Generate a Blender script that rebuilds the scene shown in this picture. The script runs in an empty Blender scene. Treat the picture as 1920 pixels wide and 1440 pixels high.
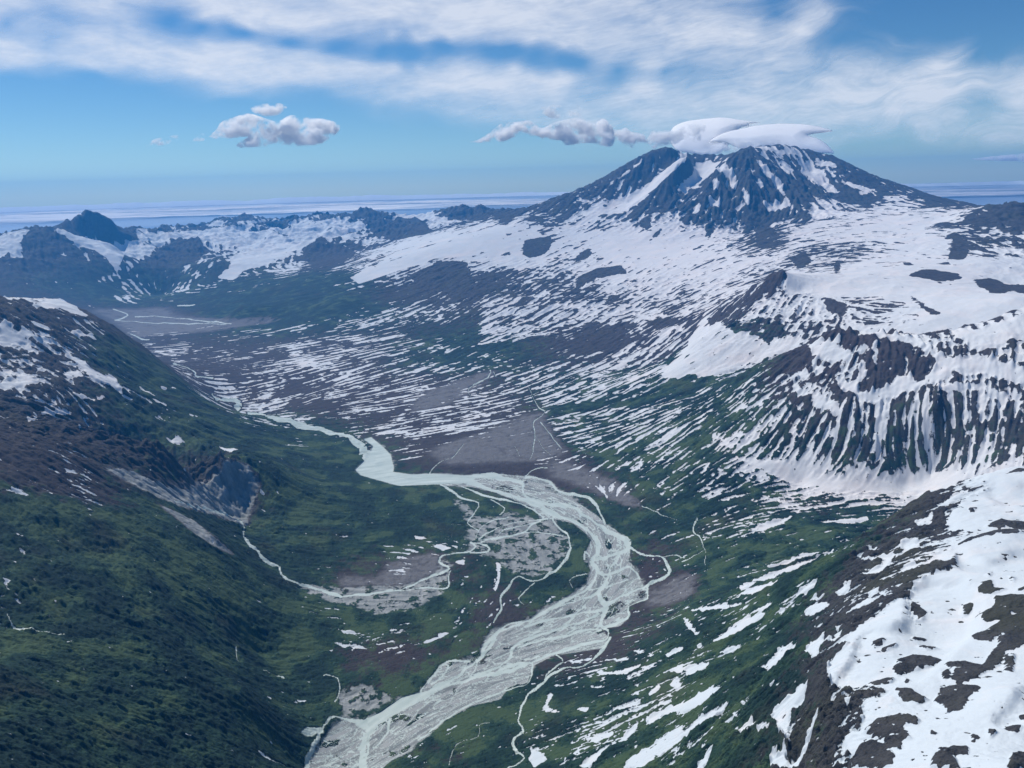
import bpy, math, time, os
import numpy as np
from concurrent.futures import ThreadPoolExecutor
T00 = time.time()
POOL = ThreadPoolExecutor(4)
Q = float(os.environ.get('SCENE_Q', '1.0'))
rng = np.random.default_rng(7)

# ------------------------------------------------------------------ camera model (metres, camera over the origin)
H = 2000.0                       # flying height over the lower river
FPX = 1480.0                     # focal length in photo pixels (1920 wide)
PITCH = math.radians(14.15)
ROLL = math.radians(1.58)        # the horizon climbs to the right
cp, sp_ = math.cos(PITCH), math.sin(PITCH)
FWD = np.array([0, cp, -sp_]); UP0 = np.array([0, sp_, cp]); RT0 = np.array([1.0, 0, 0])
RT = RT0 * math.cos(ROLL) + UP0 * math.sin(ROLL) * 1.0
UP = UP0 * math.cos(ROLL) - RT0 * math.sin(ROLL)
# horizon climbing to the right means the camera's right vector dips
RT = RT0 * math.cos(ROLL) - UP0 * math.sin(ROLL)
UP = UP0 * math.cos(ROLL) + RT0 * math.sin(ROLL)

def ray(px, py):
    px = np.asarray(px, float); py = np.asarray(py, float)
    a = (px - 960.0) / FPX; b = (720.0 - py) / FPX
    d = FWD + a[..., None] * RT + b[..., None] * UP
    th = np.arctan2(d[..., 0], d[..., 1])
    tel = d[..., 2] / np.hypot(d[..., 0], d[..., 1])
    return th, tel

# ------------------------------------------------------------------ survey grid: bearing x log distance
R0, R1 = 800.0, 31000.0
TH0, TH1 = math.radians(-42.5), math.radians(42.5)
NR, NT = int(2550 * Q), int(1600 * Q)
L0, L1 = math.log(R0), math.log(R1)
DL, DT = (L1 - L0) / (NR - 1), (TH1 - TH0) / (NT - 1)
LRv = np.linspace(L0, L1, NR).astype(np.float32)
THv = np.linspace(TH0, TH1, NT).astype(np.float32)
Rv = np.exp(LRv)
X = (Rv[:, None] * np.sin(THv)[None, :]).astype(np.float32)
Y = (Rv[:, None] * np.cos(THv)[None, :]).astype(np.float32)

def par(fn, *arrs):
    """run fn over row bands in threads"""
    n = arrs[0].shape[0]; k = 12
    cuts = [n * i // k for i in range(k + 1)]
    parts = list(POOL.map(lambda i: fn(*[a[cuts[i]:cuts[i + 1]] if isinstance(a, np.ndarray) and a.shape[:1] == (n,) else a for a in arrs]), range(k)))
    return np.concatenate(parts, 0)

def _gn(x, y, seed):
    xi = np.floor(x); yi = np.floor(y)
    fx = x - xi; fy = y - yi
    xi = xi.astype(np.int32); yi = yi.astype(np.int32)
    u = fx * fx * fx * (fx * (fx * 6 - 15) + 10); v = fy * fy * fy * (fy * (fy * 6 - 15) + 10)
    def g(ix, iy, dx, dy):
        h = (ix.astype(np.uint32) * np.uint32(374761393) + iy.astype(np.uint32) * np.uint32(668265263) + np.uint32((seed * 974634777 + 12345) & 0xffffffff))
        h = (h ^ (h >> np.uint32(13))) * np.uint32(1274126177)
        h = h ^ (h >> np.uint32(16))
        a = (h & np.uint32(1023)).astype(np.float32) * np.float32(2 * math.pi / 1024)
        return np.cos(a) * dx + np.sin(a) * dy
    n00 = g(xi, yi, fx, fy); n10 = g(xi + 1, yi, fx - 1, fy)
    n01 = g(xi, yi + 1, fx, fy - 1); n11 = g(xi + 1, yi + 1, fx - 1, fy - 1)
    a = n00 + u * (n10 - n00); b = n01 + u * (n11 - n01)
    return ((a + v * (b - a)) * np.float32(1.5)).astype(np.float32)

def gn(x, y, seed):
    return par(lambda a, b: _gn(a, b, seed), x, y)

def fbm(x, y, scale, octv, seed, gain=0.5, ridged=False):
    def f(a, b):
        s = np.zeros_like(a); amp = 1.0; tot = 0.0; fr = 1.0 / scale
        for o in range(octv):
            n = _gn(a * np.float32(fr) + 17.3 * o, b * np.float32(fr) - 9.1 * o, seed + o * 13)
            if ridged: n = 1 - 2 * np.abs(n)
            s += np.float32(amp) * n; tot += amp; amp *= gain; fr *= 2.03
        return s / np.float32(tot)
    return par(f, x, y)

def box1(a, n, ax):
    if n < 1: return a
    pad = [(0, 0), (0, 0)]; pad[ax] = (n + 1, n)
    c = np.cumsum(np.pad(a, pad, mode='edge').astype(np.float64), axis=ax)
    m = a.shape[ax]; w = 2 * n + 1
    if ax == 0: return ((c[w:w + m] - c[:m]) / w).astype(np.float32)
    return ((c[:, w:w + m] - c[:, :m]) / w).astype(np.float32)

def blur(a, s):
    """about gaussian, sigma s in columns of the full grid"""
    s = s * Q
    for _ in range(3):
        n = int(round((math.sqrt(4 * s * s + 1) - 1) / 2)) if s > 0 else 0
        na = max(n, 0); nb = max(int(round(n * DT / DL)), 1 if n else 0)
        a = box1(a, na, 1); a = box1(a, nb, 0)
    return a

def sstep(a, lo, hi):
    t = np.clip((a - lo) / (hi - lo), 0, 1)
    return t * t * (3 - 2 * t)

def upsample(c, ii, jj):
    """bilinear from a coarse grid given its row / col coordinates"""
    i0 = np.clip(np.floor(ii).astype(int), 0, c.shape[0] - 2); j0 = np.clip(np.floor(jj).astype(int), 0, c.shape[1] - 2)
    fi = (ii - i0).astype(np.float32)[:, None]; fj = (jj - j0).astype(np.float32)[None, :]
    t = c[i0] * (1 - fi) + c[i0 + 1] * fi
    return t[:, j0] * (1 - fj) + t[:, j0 + 1] * fj

def rbf(th, lr, val, smooth=0.0, step=4, power=1.0):
    """interpolate scattered survey values over the grid (distance kernel)"""
    P = np.stack([th, lr], 1); n = len(P)
    dd = np.hypot(P[:, None, 0] - P[None, :, 0], P[:, None, 1] - P[None, :, 1]) ** power
    A = np.zeros((n + 1, n + 1)); A[:n, :n] = dd + np.eye(n) * -smooth; A[:n, n] = 1; A[n, :n] = 1
    w = np.linalg.solve(A, np.append(val, 0))
    k = max(1, int(step * Q))
    ci = np.arange(0, NR + k, k); cj = np.arange(0, NT + k, k)
    cl = (L0 + ci * DL).astype(np.float32); ct = (TH0 + cj * DT).astype(np.float32)
    def ev(rows):
        out = np.full((len(rows), len(ct)), w[n], np.float32)
        for q in range(n):
            d2 = (rows[:, None] - np.float32(P[q, 1])) ** 2 + (ct[None, :] - np.float32(P[q, 0])) ** 2
            out += np.float32(w[q]) * (np.sqrt(d2) if power == 1 else d2 ** np.float32(power / 2))
        return out
    c = par(ev, cl)
    return upsample(c, np.arange(NR) / k, np.arange(NT) / k)

# ------------------------------------------------------------------ surveyed heights: (px, py, z) on flats and (px, py, distance) on slopes
PZ = [(650,1440,0),(800,1290,5),(950,1180,8),(1150,1050,15),(1180,1150,10),(1080,950,22),(900,895,30),(720,880,38),(690,840,40),
 (620,805,48),(520,780,52),(440,772,56),(410,745,60),(320,680,75),(290,655,80),(250,620,90),(230,598,100),(330,590,110),(420,600,120),
 (1000,1100,15),(900,1150,20),(950,1000,25),(850,1000,30),(800,1110,30),(700,1140,35),(640,1110,45),(560,1085,70),(520,1060,85),
 (460,1000,115),(430,970,135),(330,945,190),(230,895,300),
 (750,1200,25),(700,1260,25),(650,1290,15),(850,1060,35),(720,1000,45),(640,960,60),(600,900,60),(560,830,70),(800,920,40),(650,880,45),
 (800,850,55),(900,850,60),(1000,830,70),(1050,790,85),(1020,775,95),(1100,880,60),(1200,960,50),(1280,980,60),(1250,1060,30),(1250,1120,30),
 (1130,1200,15),(1000,1350,20),(970,1440,30),(1030,1270,20),(850,1400,10),
 (600,750,75),(800,760,90),(500,700,90),(700,680,120),(600,630,140),(400,640,105),(500,605,150),(450,590,140),(900,700,130),(1000,690,140),
 (1100,720,140),(1200,700,170),(1280,680,220),
 (1650,935,185),(1650,922,200),(1500,910,170),(1700,908,225),(1750,893,280),(1450,940,150),(1320,965,85),(1400,1000,135),(1560,990,200),(620,1170,60),(480,1225,90),(560,1240,50),(550,1330,60),(560,1440,30),
 (540,1000,110),(460,930,190),(480,900,260),(560,1120,75),(480,1060,130),(450,1150,230),(430,778,80),(0,545,150),(200,528,230),(300,557,130),(1050,1330,60),(1250,1160,90),(620,1240,30)]
PD = [ # volcano flanks and piedmont
 (450,570,12600),(560,562,12500),(660,525,13000),(800,470,13800),(900,440,14300),(1000,412,15000),(750,545,12300),(850,503,12900),
 (1000,452,13900),(1015,482,13200),(1100,520,11800),(1200,500,12000),(1300,480,12200),(1100,560,10700),(1000,560,11000),(900,580,10600),
 (1200,580,10000),(1300,560,10000),(1000,610,9800),(1100,622,9400),(1200,620,9050),(1250,640,8600),(640,560,11900),(700,600,10900),(800,600,10600),
 (1450,420,13300),(1600,420,13000),(1750,420,12500),(1850,390,14000),(1500,470,11300),(1600,490,10500),(1700,480,10500),(1850,492,9600),
 (1795,450,11000),(1870,384,12500),(1920,392,12400),(1920,440,11300),(1710,512,8900),(1800,518,8850),(1900,536,8800),(1760,530,8500),
 (1600,535,8300),(1500,548,8200),(1440,560,8100),(1400,600,7700),(1300,640,7400),(1280,690,7000),(1400,680,6900),(1500,640,7000),
 (1600,590,7300),(1750,600,6900),(1900,560,7200),
 # the fan hill
  (1600,760,5200),(1750,760,5100),(1450,780,5350),(1900,740,5200),(1350,880,4900),(1250,830,5500),
 (1150,790,6300),(1600,860,4950),(1800,850,4950),(1700,700,5450),(1560,690,5600),
 # snowy ridge in the right foreground
 (1400,1100,3000),(1300,1130,3200),
 (1450,1200,2400),(1300,1250,2500),(1150,1300,2600),(1200,1440,2000),(1050,1440,2250),(1350,1400,1850),(1450,1350,1750),
 (1800,1130,2020),(1750,1200,1860),(1800,1250,1700),
 (1900,1000,2500),(1920,1100,2050),(1900,1300,1500),(1750,1330,1510),(1900,1440,1250),(1700,1440,1310),(1560,1400,1450),(1500,1440,1500),
 # left forest slopes
 (0,1440,1900),(0,1250,2400),(0,1100,3000),(0,1000,3400),(0,900,3800),(0,830,4100),(100,850,4100),(200,905,4050),(300,960,3950),(400,1000,3800),
 (200,1050,3400),(300,1100,3200),(240,1190,2800),(300,1280,2550),(450,1300,2600),(150,1300,2400),
 (300,1440,2100),(450,1440,2200),
 # cirque wall and the peaks behind it
 (150,800,4900),(300,830,4750),(420,858,4950),(0,760,5000),(0,790,4700),(100,720,5700),(200,720,6000),
 (0,650,6300),(0,577,6800),(40,582,6900),(110,562,7800),(170,590,7600),(230,625,7500),(290,683,7200),(350,733,6800),(250,720,6500),(350,800,5800),
 (450,850,5200),(520,880,5000),(300,760,6000),(50,600,6800),(30,700,5950),
 # far range
   (400,490,16500),(650,482,15500),(600,492,16000),(560,488,16300),(500,540,14000),(250,500,17000),(450,455,19500),(170,458,18300),(210,462,18100),(230,480,17300),(60,470,17300),(100,475,17200),(680,424,21200),(740,428,20500),(890,413,19300),(850,418,19000),(455,428,23000),(370,452,20500),(300,492,17900),(340,490,17700),(330,458,20000),(560,440,21500),(520,440,21500),
 (150,478,17300),(750,450,17000),(850,422,18000),(600,505,14800),(60,480,17300)]
# volcano ridges and gullies: polylines of (px, py, distance)
RID = [
 [(1010,405,15600),(1060,372,16000),(1130,345,16400),(1200,300,16700),(1255,273,16900)],
 [(1292,290,16300),(1262,325,15900),(1220,365,15400),(1190,400,14900)],
 [(1405,276,16300),(1360,318,15700),(1325,360,15200),(1300,405,14600),(1305,430,14100)],
 [(1405,276,16300),(1440,320,15800),(1470,365,15200),(1500,400,14500)],
 [(1390,330,15400),(1400,370,14900),(1420,415,14300),(1430,450,13600)],
 [(1470,272,16900),(1560,292,17200),(1650,338,17000),(1700,352,16900),(1750,368,16500),(1830,386,15500)],
 [(1560,310,16600),(1600,350,15800),(1640,380,15000)],
 # crest of the fan hill and of the near ridge
 [(1300,745,6460),(1400,695,6200),(1500,655,6100),(1570,622,6000),(1650,625,5900),(1740,631,5800),(1850,607,5900),(1920,577,6000)],
 [(1920,880,3300),(1840,890,3100),(1740,925,3000),(1680,965,2900),(1600,1020,2750),(1530,1070,2650)],
 [(1840,890,3100),(1815,960,2750),(1790,1030,2400),(1700,1090,2150),(1680,1170,1900),(1590,1220,1800),(1555,1275,1650)],
 [(0,447,19000),(50,437,18500),(72,432,18200),(85,427,18000),(98,438,18100),(103,441,18400)],[(103,440,19200),(108,427,19100),(120,416,19000),(145,412,19000),(165,409,19000),(185,415,19100),(203,421,19200),(240,437,19500),(268,447,19800)],
 [(85,428,18000),(60,455,17500),(50,480,17100)],[(85,428,18000),(120,450,17600),(150,470,17300)],[(240,437,19500),(290,438,21000),(330,433,22000),(370,438,22500),(395,434,23000),(410,425,23500),(430,420,24000),(455,411,24000),(480,419,24000),(510,426,24000),(560,421,24000),(600,424,23500),(625,418,22800),(640,408,22500),(658,415,22300),(680,401,22000),(705,407,21800),(735,416,21500),(765,414,21400),(800,413,21000),(828,410,20500),(845,397,20000),(858,404,19900),(870,395,19900),(890,393,20000),(908,396,19900),(925,409,19300),(945,411,18500),(962,400,18000),(978,407,17500)],
 [(250,500,18000),(275,478,18600),(300,468,19200),(330,466,19500)],[(540,480,17300),(575,460,17500),(600,454,17500),(625,462,17300),(660,475,16800)],[(680,403,22000),(690,420,21200),(720,440,20000)],
 [(1465,506,8350),(1440,540,8200),(1400,590,7800),(1330,625,7500)],
 # gullies
 [(1265,300,16800),(1230,340,16300),(1180,380,15700),(1120,400,15200),(1080,430,14500)],
 [(1315,300,17000),(1305,340,16300),(1280,370,15700),(1270,400,15000)],
 [(1385,360,15400),(1360,400,14800),(1365,430,14200)],
 [(1450,370,15400),(1465,410,14300)],[(1520,330,16500),(1560,370,15400),(1580,400,14200)],
 [(1310,292,17300),(1340,292,17300),(1370,290,17200)],
]
cth, clr, cz = [], [], []
def addpt(th, r, z): cth.append(float(th)); clr.append(math.log(r)); cz.append(float(z))
for px, py, z in PZ:
    th, te = ray(px, py); addpt(th, (z - H) / te, z)
for px, py, d in PD:
    th, te = ray(px, py); addpt(th, d, H + d * te)
for pl in RID:
    for (a, b) in zip(pl[:-1], pl[1:]):
        for t in (0, 0.5):
            px, py, d = [a[k] + (b[k] - a[k]) * t for k in range(3)]
            th, te = ray(px, py); addpt(th, d, H + d * te)
    px, py, d = pl[-1]; th, te = ray(px, py); addpt(th, d, H + d * te)
for k in range(-2, 3):          # back of the mountains and beyond the frame
    addpt(k * 0.36, 30500, -130)
for px, d, z in [(1255,19500,1500),(1405,19500,1700),(1560,20000,1500),(1750,19500,900),(1060,18500,900),(900,23500,500),(600,27500,200),(200,23000,300),
                 (1900,16500,900),(400,28000,100),(1500,24000,300),(1100,24000,200)]:
    th, te = ray(px, 400); addpt(th, d, z)
for px, d, z in [(120,19350,1370),(132,19330,1400),(145,19320,1380),(155,19310,1340),(165,19320,1320),(175,19330,1330),(185,19400,1350),(203,19450,1320),(85,19200,900),(165,20200,900),(455,25500,600),(680,23500,700),(890,21500,800),(300,22500,700),(560,25500,600),(600,18500,650),(1840,3500,600),(1740,3400,520),(1680,3300,480),(1600,3150,420),(1920,3700,620),(1750,4000,230),(1850,4200,230),(1920,4300,300),(1650,3900,210),
                 (1400,6500,420),(1500,6450,560),(1570,6400,690),(1650,6300,700),(1740,6250,690),(1850,6350,770),(1920,6500,850)]:
    th, te = ray(px, 800); addpt(th, d, z)
for th_, d, z in [(-0.72,1500,500),(-0.72,3000,650),(-0.72,6000,1100),(-0.72,12000,500),(-0.72,18000,1200),(0.72,1300,1050),(0.72,2500,950),(0.72,4500,650),(0.72,6000,1050),
                 (0.72,9000,950),(0.72,13000,1300),(-0.3,900,420),(0.0,900,150),(0.35,900,800),(0.1,1700,200),(-0.1,1700,80),(-0.4,1400,430)]:
    addpt(th_, d, z)
cth, clr, cz = map(np.array, (cth, clr, cz))
BASE = rbf(cth, clr, cz, smooth=0.0005, step=3)
BASE = blur(BASE, 1.6)

# ------------------------------------------------------------------ from photo positions to map positions on the surveyed ground
TEL = (BASE - H) / Rv[:, None]
CUM = np.maximum.accumulate(TEL, 0)
def at(px, py):
    """map position (row, column of the survey grid) of the ground seen at a photo position"""
    px = np.atleast_1d(px).astype(float); py = np.atleast_1d(py).astype(float)
    th, te = ray(px, py)
    j = np.clip((th - TH0) / DT, 0, NT - 1.001)
    out = np.empty(len(px))
    for k in range(len(px)):
        col = CUM[:, int(round(j[k]))]
        i = int(np.searchsorted(col, te[k]))
        if i >= NR: out[k] = NR - 1; continue
        if i > 0 and col[i] > col[i - 1]:
            out[k] = i - 1 + (te[k] - col[i - 1]) / (col[i] - col[i - 1])
        else: out[k] = i
    return out, j

def dens(pl, n=12):
    o = []
    for a, b in zip(pl[:-1], pl[1:]):
        m = max(1, int(math.hypot(b[0] - a[0], b[1] - a[1]) / n))
        for t in range(m): o.append([a[k] + (b[k] - a[k]) * t / m for k in range(len(a))])
    o.append(list(pl[-1])); return o

def fill(polys, out=None):
    """even-odd fill of polygons given in photo positions, on the map grid"""
    out = np.zeros((NR, NT), np.float32) if out is None else out
    for pl in polys:
        p = dens(list(pl) + [pl[0]])
        i, j = at([q[0] for q in p], [q[1] for q in p])
        _fill(i, j, out)
    return out

def _fill(i, j, out):
    i0 = max(int(math.floor(i.min())), 0); i1 = min(int(math.ceil(i.max())) + 1, NR); j0 = max(int(j.min()) - 1, 0); j1 = min(int(j.max()) + 2, NT)
    if i1 - i0 < 1 or j1 - j0 < 1: return
    tg = np.zeros((i1 - i0, j1 - j0 + 1), np.int8)
    for a in range(len(i) - 1):
        ia, ib, ja, jb = i[a], i[a + 1], j[a], j[a + 1]
        if ia > ib: ia, ib, ja, jb = ib, ia, jb, ja
        r0 = int(math.ceil(ia - 0.5)); r1 = int(math.ceil(ib - 0.5))
        if r1 <= r0: continue
        rr = np.arange(r0, r1); rr = rr[(rr >= i0) & (rr < i1)]
        if not len(rr): continue
        jc = ja + (rr + 0.5 - ia) / (ib - ia) * (jb - ja)
        cc = np.clip(np.ceil(jc - 0.5).astype(int) - j0, 0, j1 - j0)
        np.add.at(tg, (rr - i0, cc), 1)
    m = (np.cumsum(tg, 1)[:, :-1] % 2).astype(np.float32)
    out[i0:i1, j0:j1] = np.maximum(out[i0:i1, j0:j1], m)

def strokes(lines, out=None):
    """lines of (px, py, width in photo px) laid on the ground"""
    out = np.zeros((NR, NT), np.float32) if out is None else out
    for ln in lines:
        p = smooth_line(ln); ph = rng.uniform(0, 6.28, 4); acc = 0.0
        for q_ in range(len(p)):
            if q_: acc += math.hypot(p[q_][0] - p[q_ - 1][0], p[q_][1] - p[q_ - 1][1])
            k_ = 0.9 + 0.25 * p[q_][2]
            p[q_][0] += k_ * (0.55 * math.sin(acc / 9.0 + ph[0]) + 0.4 * math.sin(acc / 4.1 + ph[1])); p[q_][1] += k_ * (0.45 * math.sin(acc / 10.0 + ph[2]) + 0.3 * math.sin(acc / 4.7 + ph[3]))
            p[q_][2] *= 0.85 + 0.3 * math.sin(acc / 23.0 + ph[1]) + 0.18 * math.sin(acc / 7.7 + ph[2])
        for a, b in zip(p[:-1], p[1:]):
            dx, dy = b[0] - a[0], b[1] - a[1]; l = math.hypot(dx, dy) + 1e-6
            nx, ny = -dy / l, dx / l; ex, ey = dx / l * 0.6, dy / l * 0.6
            wa, wb = a[2] / 2, b[2] / 2
            q = [(a[0] - ex + nx * wa, a[1] - ey + ny * wa), (b[0] + ex + nx * wb, b[1] + ey + ny * wb), (b[0] + ex - nx * wb, b[1] + ey - ny * wb), (a[0] - ex - nx * wa, a[1] - ey - ny * wa)]
            q.append(q[0])
            i, j = at([c[0] for c in q], [c[1] for c in q])
            if i.max() - i.min() > 60 * Q: continue
            _fill(i, j, out)
    return out

def smooth_line(ln, jit=0.0):
    p = [np.array(q, float) for q in ln]; o = []
    for k in range(len(p) - 1):
        a = p[max(k - 1, 0)]; b = p[k]; c = p[k + 1]; d = p[min(k + 2, len(p) - 1)]
        m = max(2, int(np.hypot(*(c - b)[:2]) / 6))
        for t in np.arange(m) / m:
            o.append(0.5 * ((2 * b) + (c - a) * t + (2 * a - 5 * b + 4 * c - d) * t * t + (3 * b - a - 3 * c + d) * t ** 3))
    o.append(p[-1]); return [list(q) for q in o]

def field(pts, smooth=0.01):
    """smooth map of values surveyed at photo positions"""
    a = np.array(pts, float)
    i, j = at(a[:, 0], a[:, 1])
    th = TH0 + j * DT; lr = L0 + i * DL
    # drop doubles
    return rbf(th, lr, a[:, 2], smooth=smooth, step=4)
Z8 = lambda pl: [(1280 + x / 2.483, 860 + y / 2.483) + tuple(r) for x, y, *r in pl]
Z7 = lambda pl: [(640 + x / 2.483, 860 + y / 2.483) + tuple(r) for x, y, *r in pl]
Z6 = lambda pl: [(x / 2.483, 860 + y / 2.483) + tuple(r) for x, y, *r in pl]
Z5 = lambda pl: [(1280 + x / 3, 380 + y / 3) + tuple(r) for x, y, *r in pl]
ZF = lambda pl: [(1400 + x / 2.44, 540 + y / 2.44) + tuple(r) for x, y, *r in pl]     # the brown hill
ZG = lambda pl: [(900 + x / 2.117, 560 + y / 2.117) + tuple(r) for x, y, *r in pl]    # its left flank
ZH = lambda pl: [(x / 1.411, 380 + y / 1.411) + tuple(r) for x, y, *r in pl]          # far range
Z4 = lambda pl: [(640 + x / 3, 380 + y / 3) + tuple(r) for x, y, *r in pl]
Z3 = lambda pl: [(x / 3, 380 + y / 3) + tuple(r) for x, y, *r in pl]
ZN = lambda pl: [(940 + x / 3.84, 300 + y / 3.84) + tuple(r) for x, y, *r in pl]     # north face
ZR = lambda pl: [(1400 + x / 3.692, 300 + y / 3.692) + tuple(r) for x, y, *r in pl]   # right snowfields
HAZE_COL = (0.07, 0.42, 1.0, 1); HAZE_DEN = 2.2e-5; VB = 24
SUN = (-47.0, 51.0, 3.7); SKY_STR = 0.070; SKY_SAT = 1.25; SKY_TINT = (0.82, 0.98, 1.05); EXPO = 0.2
# ------------------------------------------------------------------ what lies where: relief, snow, plants (photo positions)
RUG = [ # roughness of the relief: (px, py, big ridges m, small relief m)
 (100,440,90,34),(60,490,90,34),(170,430,22,36),(120,425,25,36),(210,430,25,36),(85,435,30,36),(250,460,110,30),(350,460,120,30),(450,440,130,30),(600,440,120,30),(700,425,110,32),(850,410,90,26),(950,405,90,24),
 (400,495,40,14),(300,500,60,16),(550,500,30,12),(620,475,50,14),(100,520,40,12),(250,530,6,5),(0,545,6,4),(300,560,0,1),(300,600,0,1),(450,570,6,6),(600,545,10,8),(700,560,12,8),
 (800,470,14,8),(900,440,12,6),(750,530,24,14),(860,520,24,14),(1000,430,20,10),(1060,380,90,34),(1150,345,80,40),(1200,310,80,40),(1250,290,50,30),(1235,345,50,30),(1180,385,30,22),
 (1320,310,20,18),(1300,350,60,40),(1340,370,170,70),(1400,310,100,55),(1420,380,170,70),(1500,350,150,65),(1560,330,80,45),(1470,275,20,18),(1405,280,30,20),(1530,290,20,16),(1440,290,30,22),(1650,350,40,24),(1750,370,20,10),(1600,380,40,18),
 (1200,400,60,26),(1100,430,20,20),(1100,480,18,14),(1200,460,14,7),(1300,460,16,8),(1430,440,40,20),(1500,430,22,12),(1600,470,30,16),(1700,430,10,5),(1800,420,14,6),
 (1880,395,90,30),(1910,430,70,26),(1795,465,30,22),(1700,490,10,5),(1750,520,20,14),(1550,545,14,8),(1460,530,30,24),(1420,580,40,22),(1500,600,36,20),(1600,590,20,14),(1750,590,10,6),(1850,560,8,5),
 (1300,560,34,16),(1200,540,34,16),(1100,550,36,16),(1000,540,36,16),(1000,600,24,14),(1150,610,20,12),(1250,620,24,14),(1350,640,34,18),(1290,690,20,12),
 (900,600,16,10),(800,620,6,8),(700,640,2,5),(600,650,2,4),(500,680,2,4),(700,740,2,4),(800,780,2,4),(900,720,3,5),(1000,690,6,6),(1100,690,10,8),(1200,690,14,10),(1100,640,10,10),
 (1000,760,2,4),(1100,780,6,6),(1200,800,12,8),(1300,830,16,10),(1300,770,18,12),(1400,760,26,14),(1500,680,40,18),(1580,650,36,20),(1700,680,40,20),(1850,660,30,16),(1600,760,40,20),(1750,760,40,18),(1850,780,36,18),(1450,820,24,12),
 (1550,900,14,12),(1700,880,18,14),(1400,890,14,8),(1300,900,10,8),(1450,960,6,6),(1600,950,5,5),(1300,990,4,5),(1450,1030,10,8),(1350,1120,12,8),
 (900,850,0,1),(800,850,0,1),(1000,900,0,0.5),(1100,1000,0,0.3),(900,1000,0,0.5),(1000,1150,0,0.3),(800,1250,0,0.3),(700,1350,0,0.3),(700,900,0,0.8),(720,1120,0,0.8),(800,1160,1,2),(900,1080,1,2),(1000,1060,0,1),
 (750,960,3,4),(640,920,4,4),(600,850,5,4),(700,1020,4,4),(1200,920,3,3),(1230,1080,2,3),(1100,1240,1,2),(900,1380,1,2),(700,1220,1,2),
 (520,880,14,6),(430,830,22,8),(340,790,30,10),(280,700,30,10),(200,640,40,14),(100,590,34,16),(40,600,50,26),(60,680,40,22),(150,720,34,18),(100,780,30,16),(300,840,44,34),(400,880,48,36),(430,930,12,14),(330,930,8,10),(480,910,20,18),(370,900,44,34),
 (0,850,18,8),(150,900,18,8),(300,970,18,7),(100,1000,36,9),(250,1050,40,9),(400,1080,26,8),(520,1100,12,6),(100,1150,28,8),(300,1200,34,9),(450,1210,30,8),(100,1300,22,8),(300,1350,24,8),(450,1320,22,8),(560,1280,5,4),(100,1430,22,8),(400,1430,22,8),
 (1450,1130,16,10),(1550,1100,24,14),(1650,1030,22,12),(1750,960,20,12),(1850,930,12,6),(1850,1030,6,3),(1750,1070,14,8),(1680,1120,14,8),(1850,1130,8,4),(1780,1200,5,3),(1850,1250,12,6),(1700,1260,5,3),(1600,1180,18,12),
 (1500,1220,24,14),(1400,1250,20,10),(1300,1300,16,8),(1200,1300,10,6),(1100,1320,4,4),(1050,1420,4,4),(1200,1420,14,7),(1350,1400,26,12),(1480,1380,34,18),(1560,1330,30,18),(1650,1350,20,12),(1750,1400,10,7),(1880,1380,12,7)]
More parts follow.
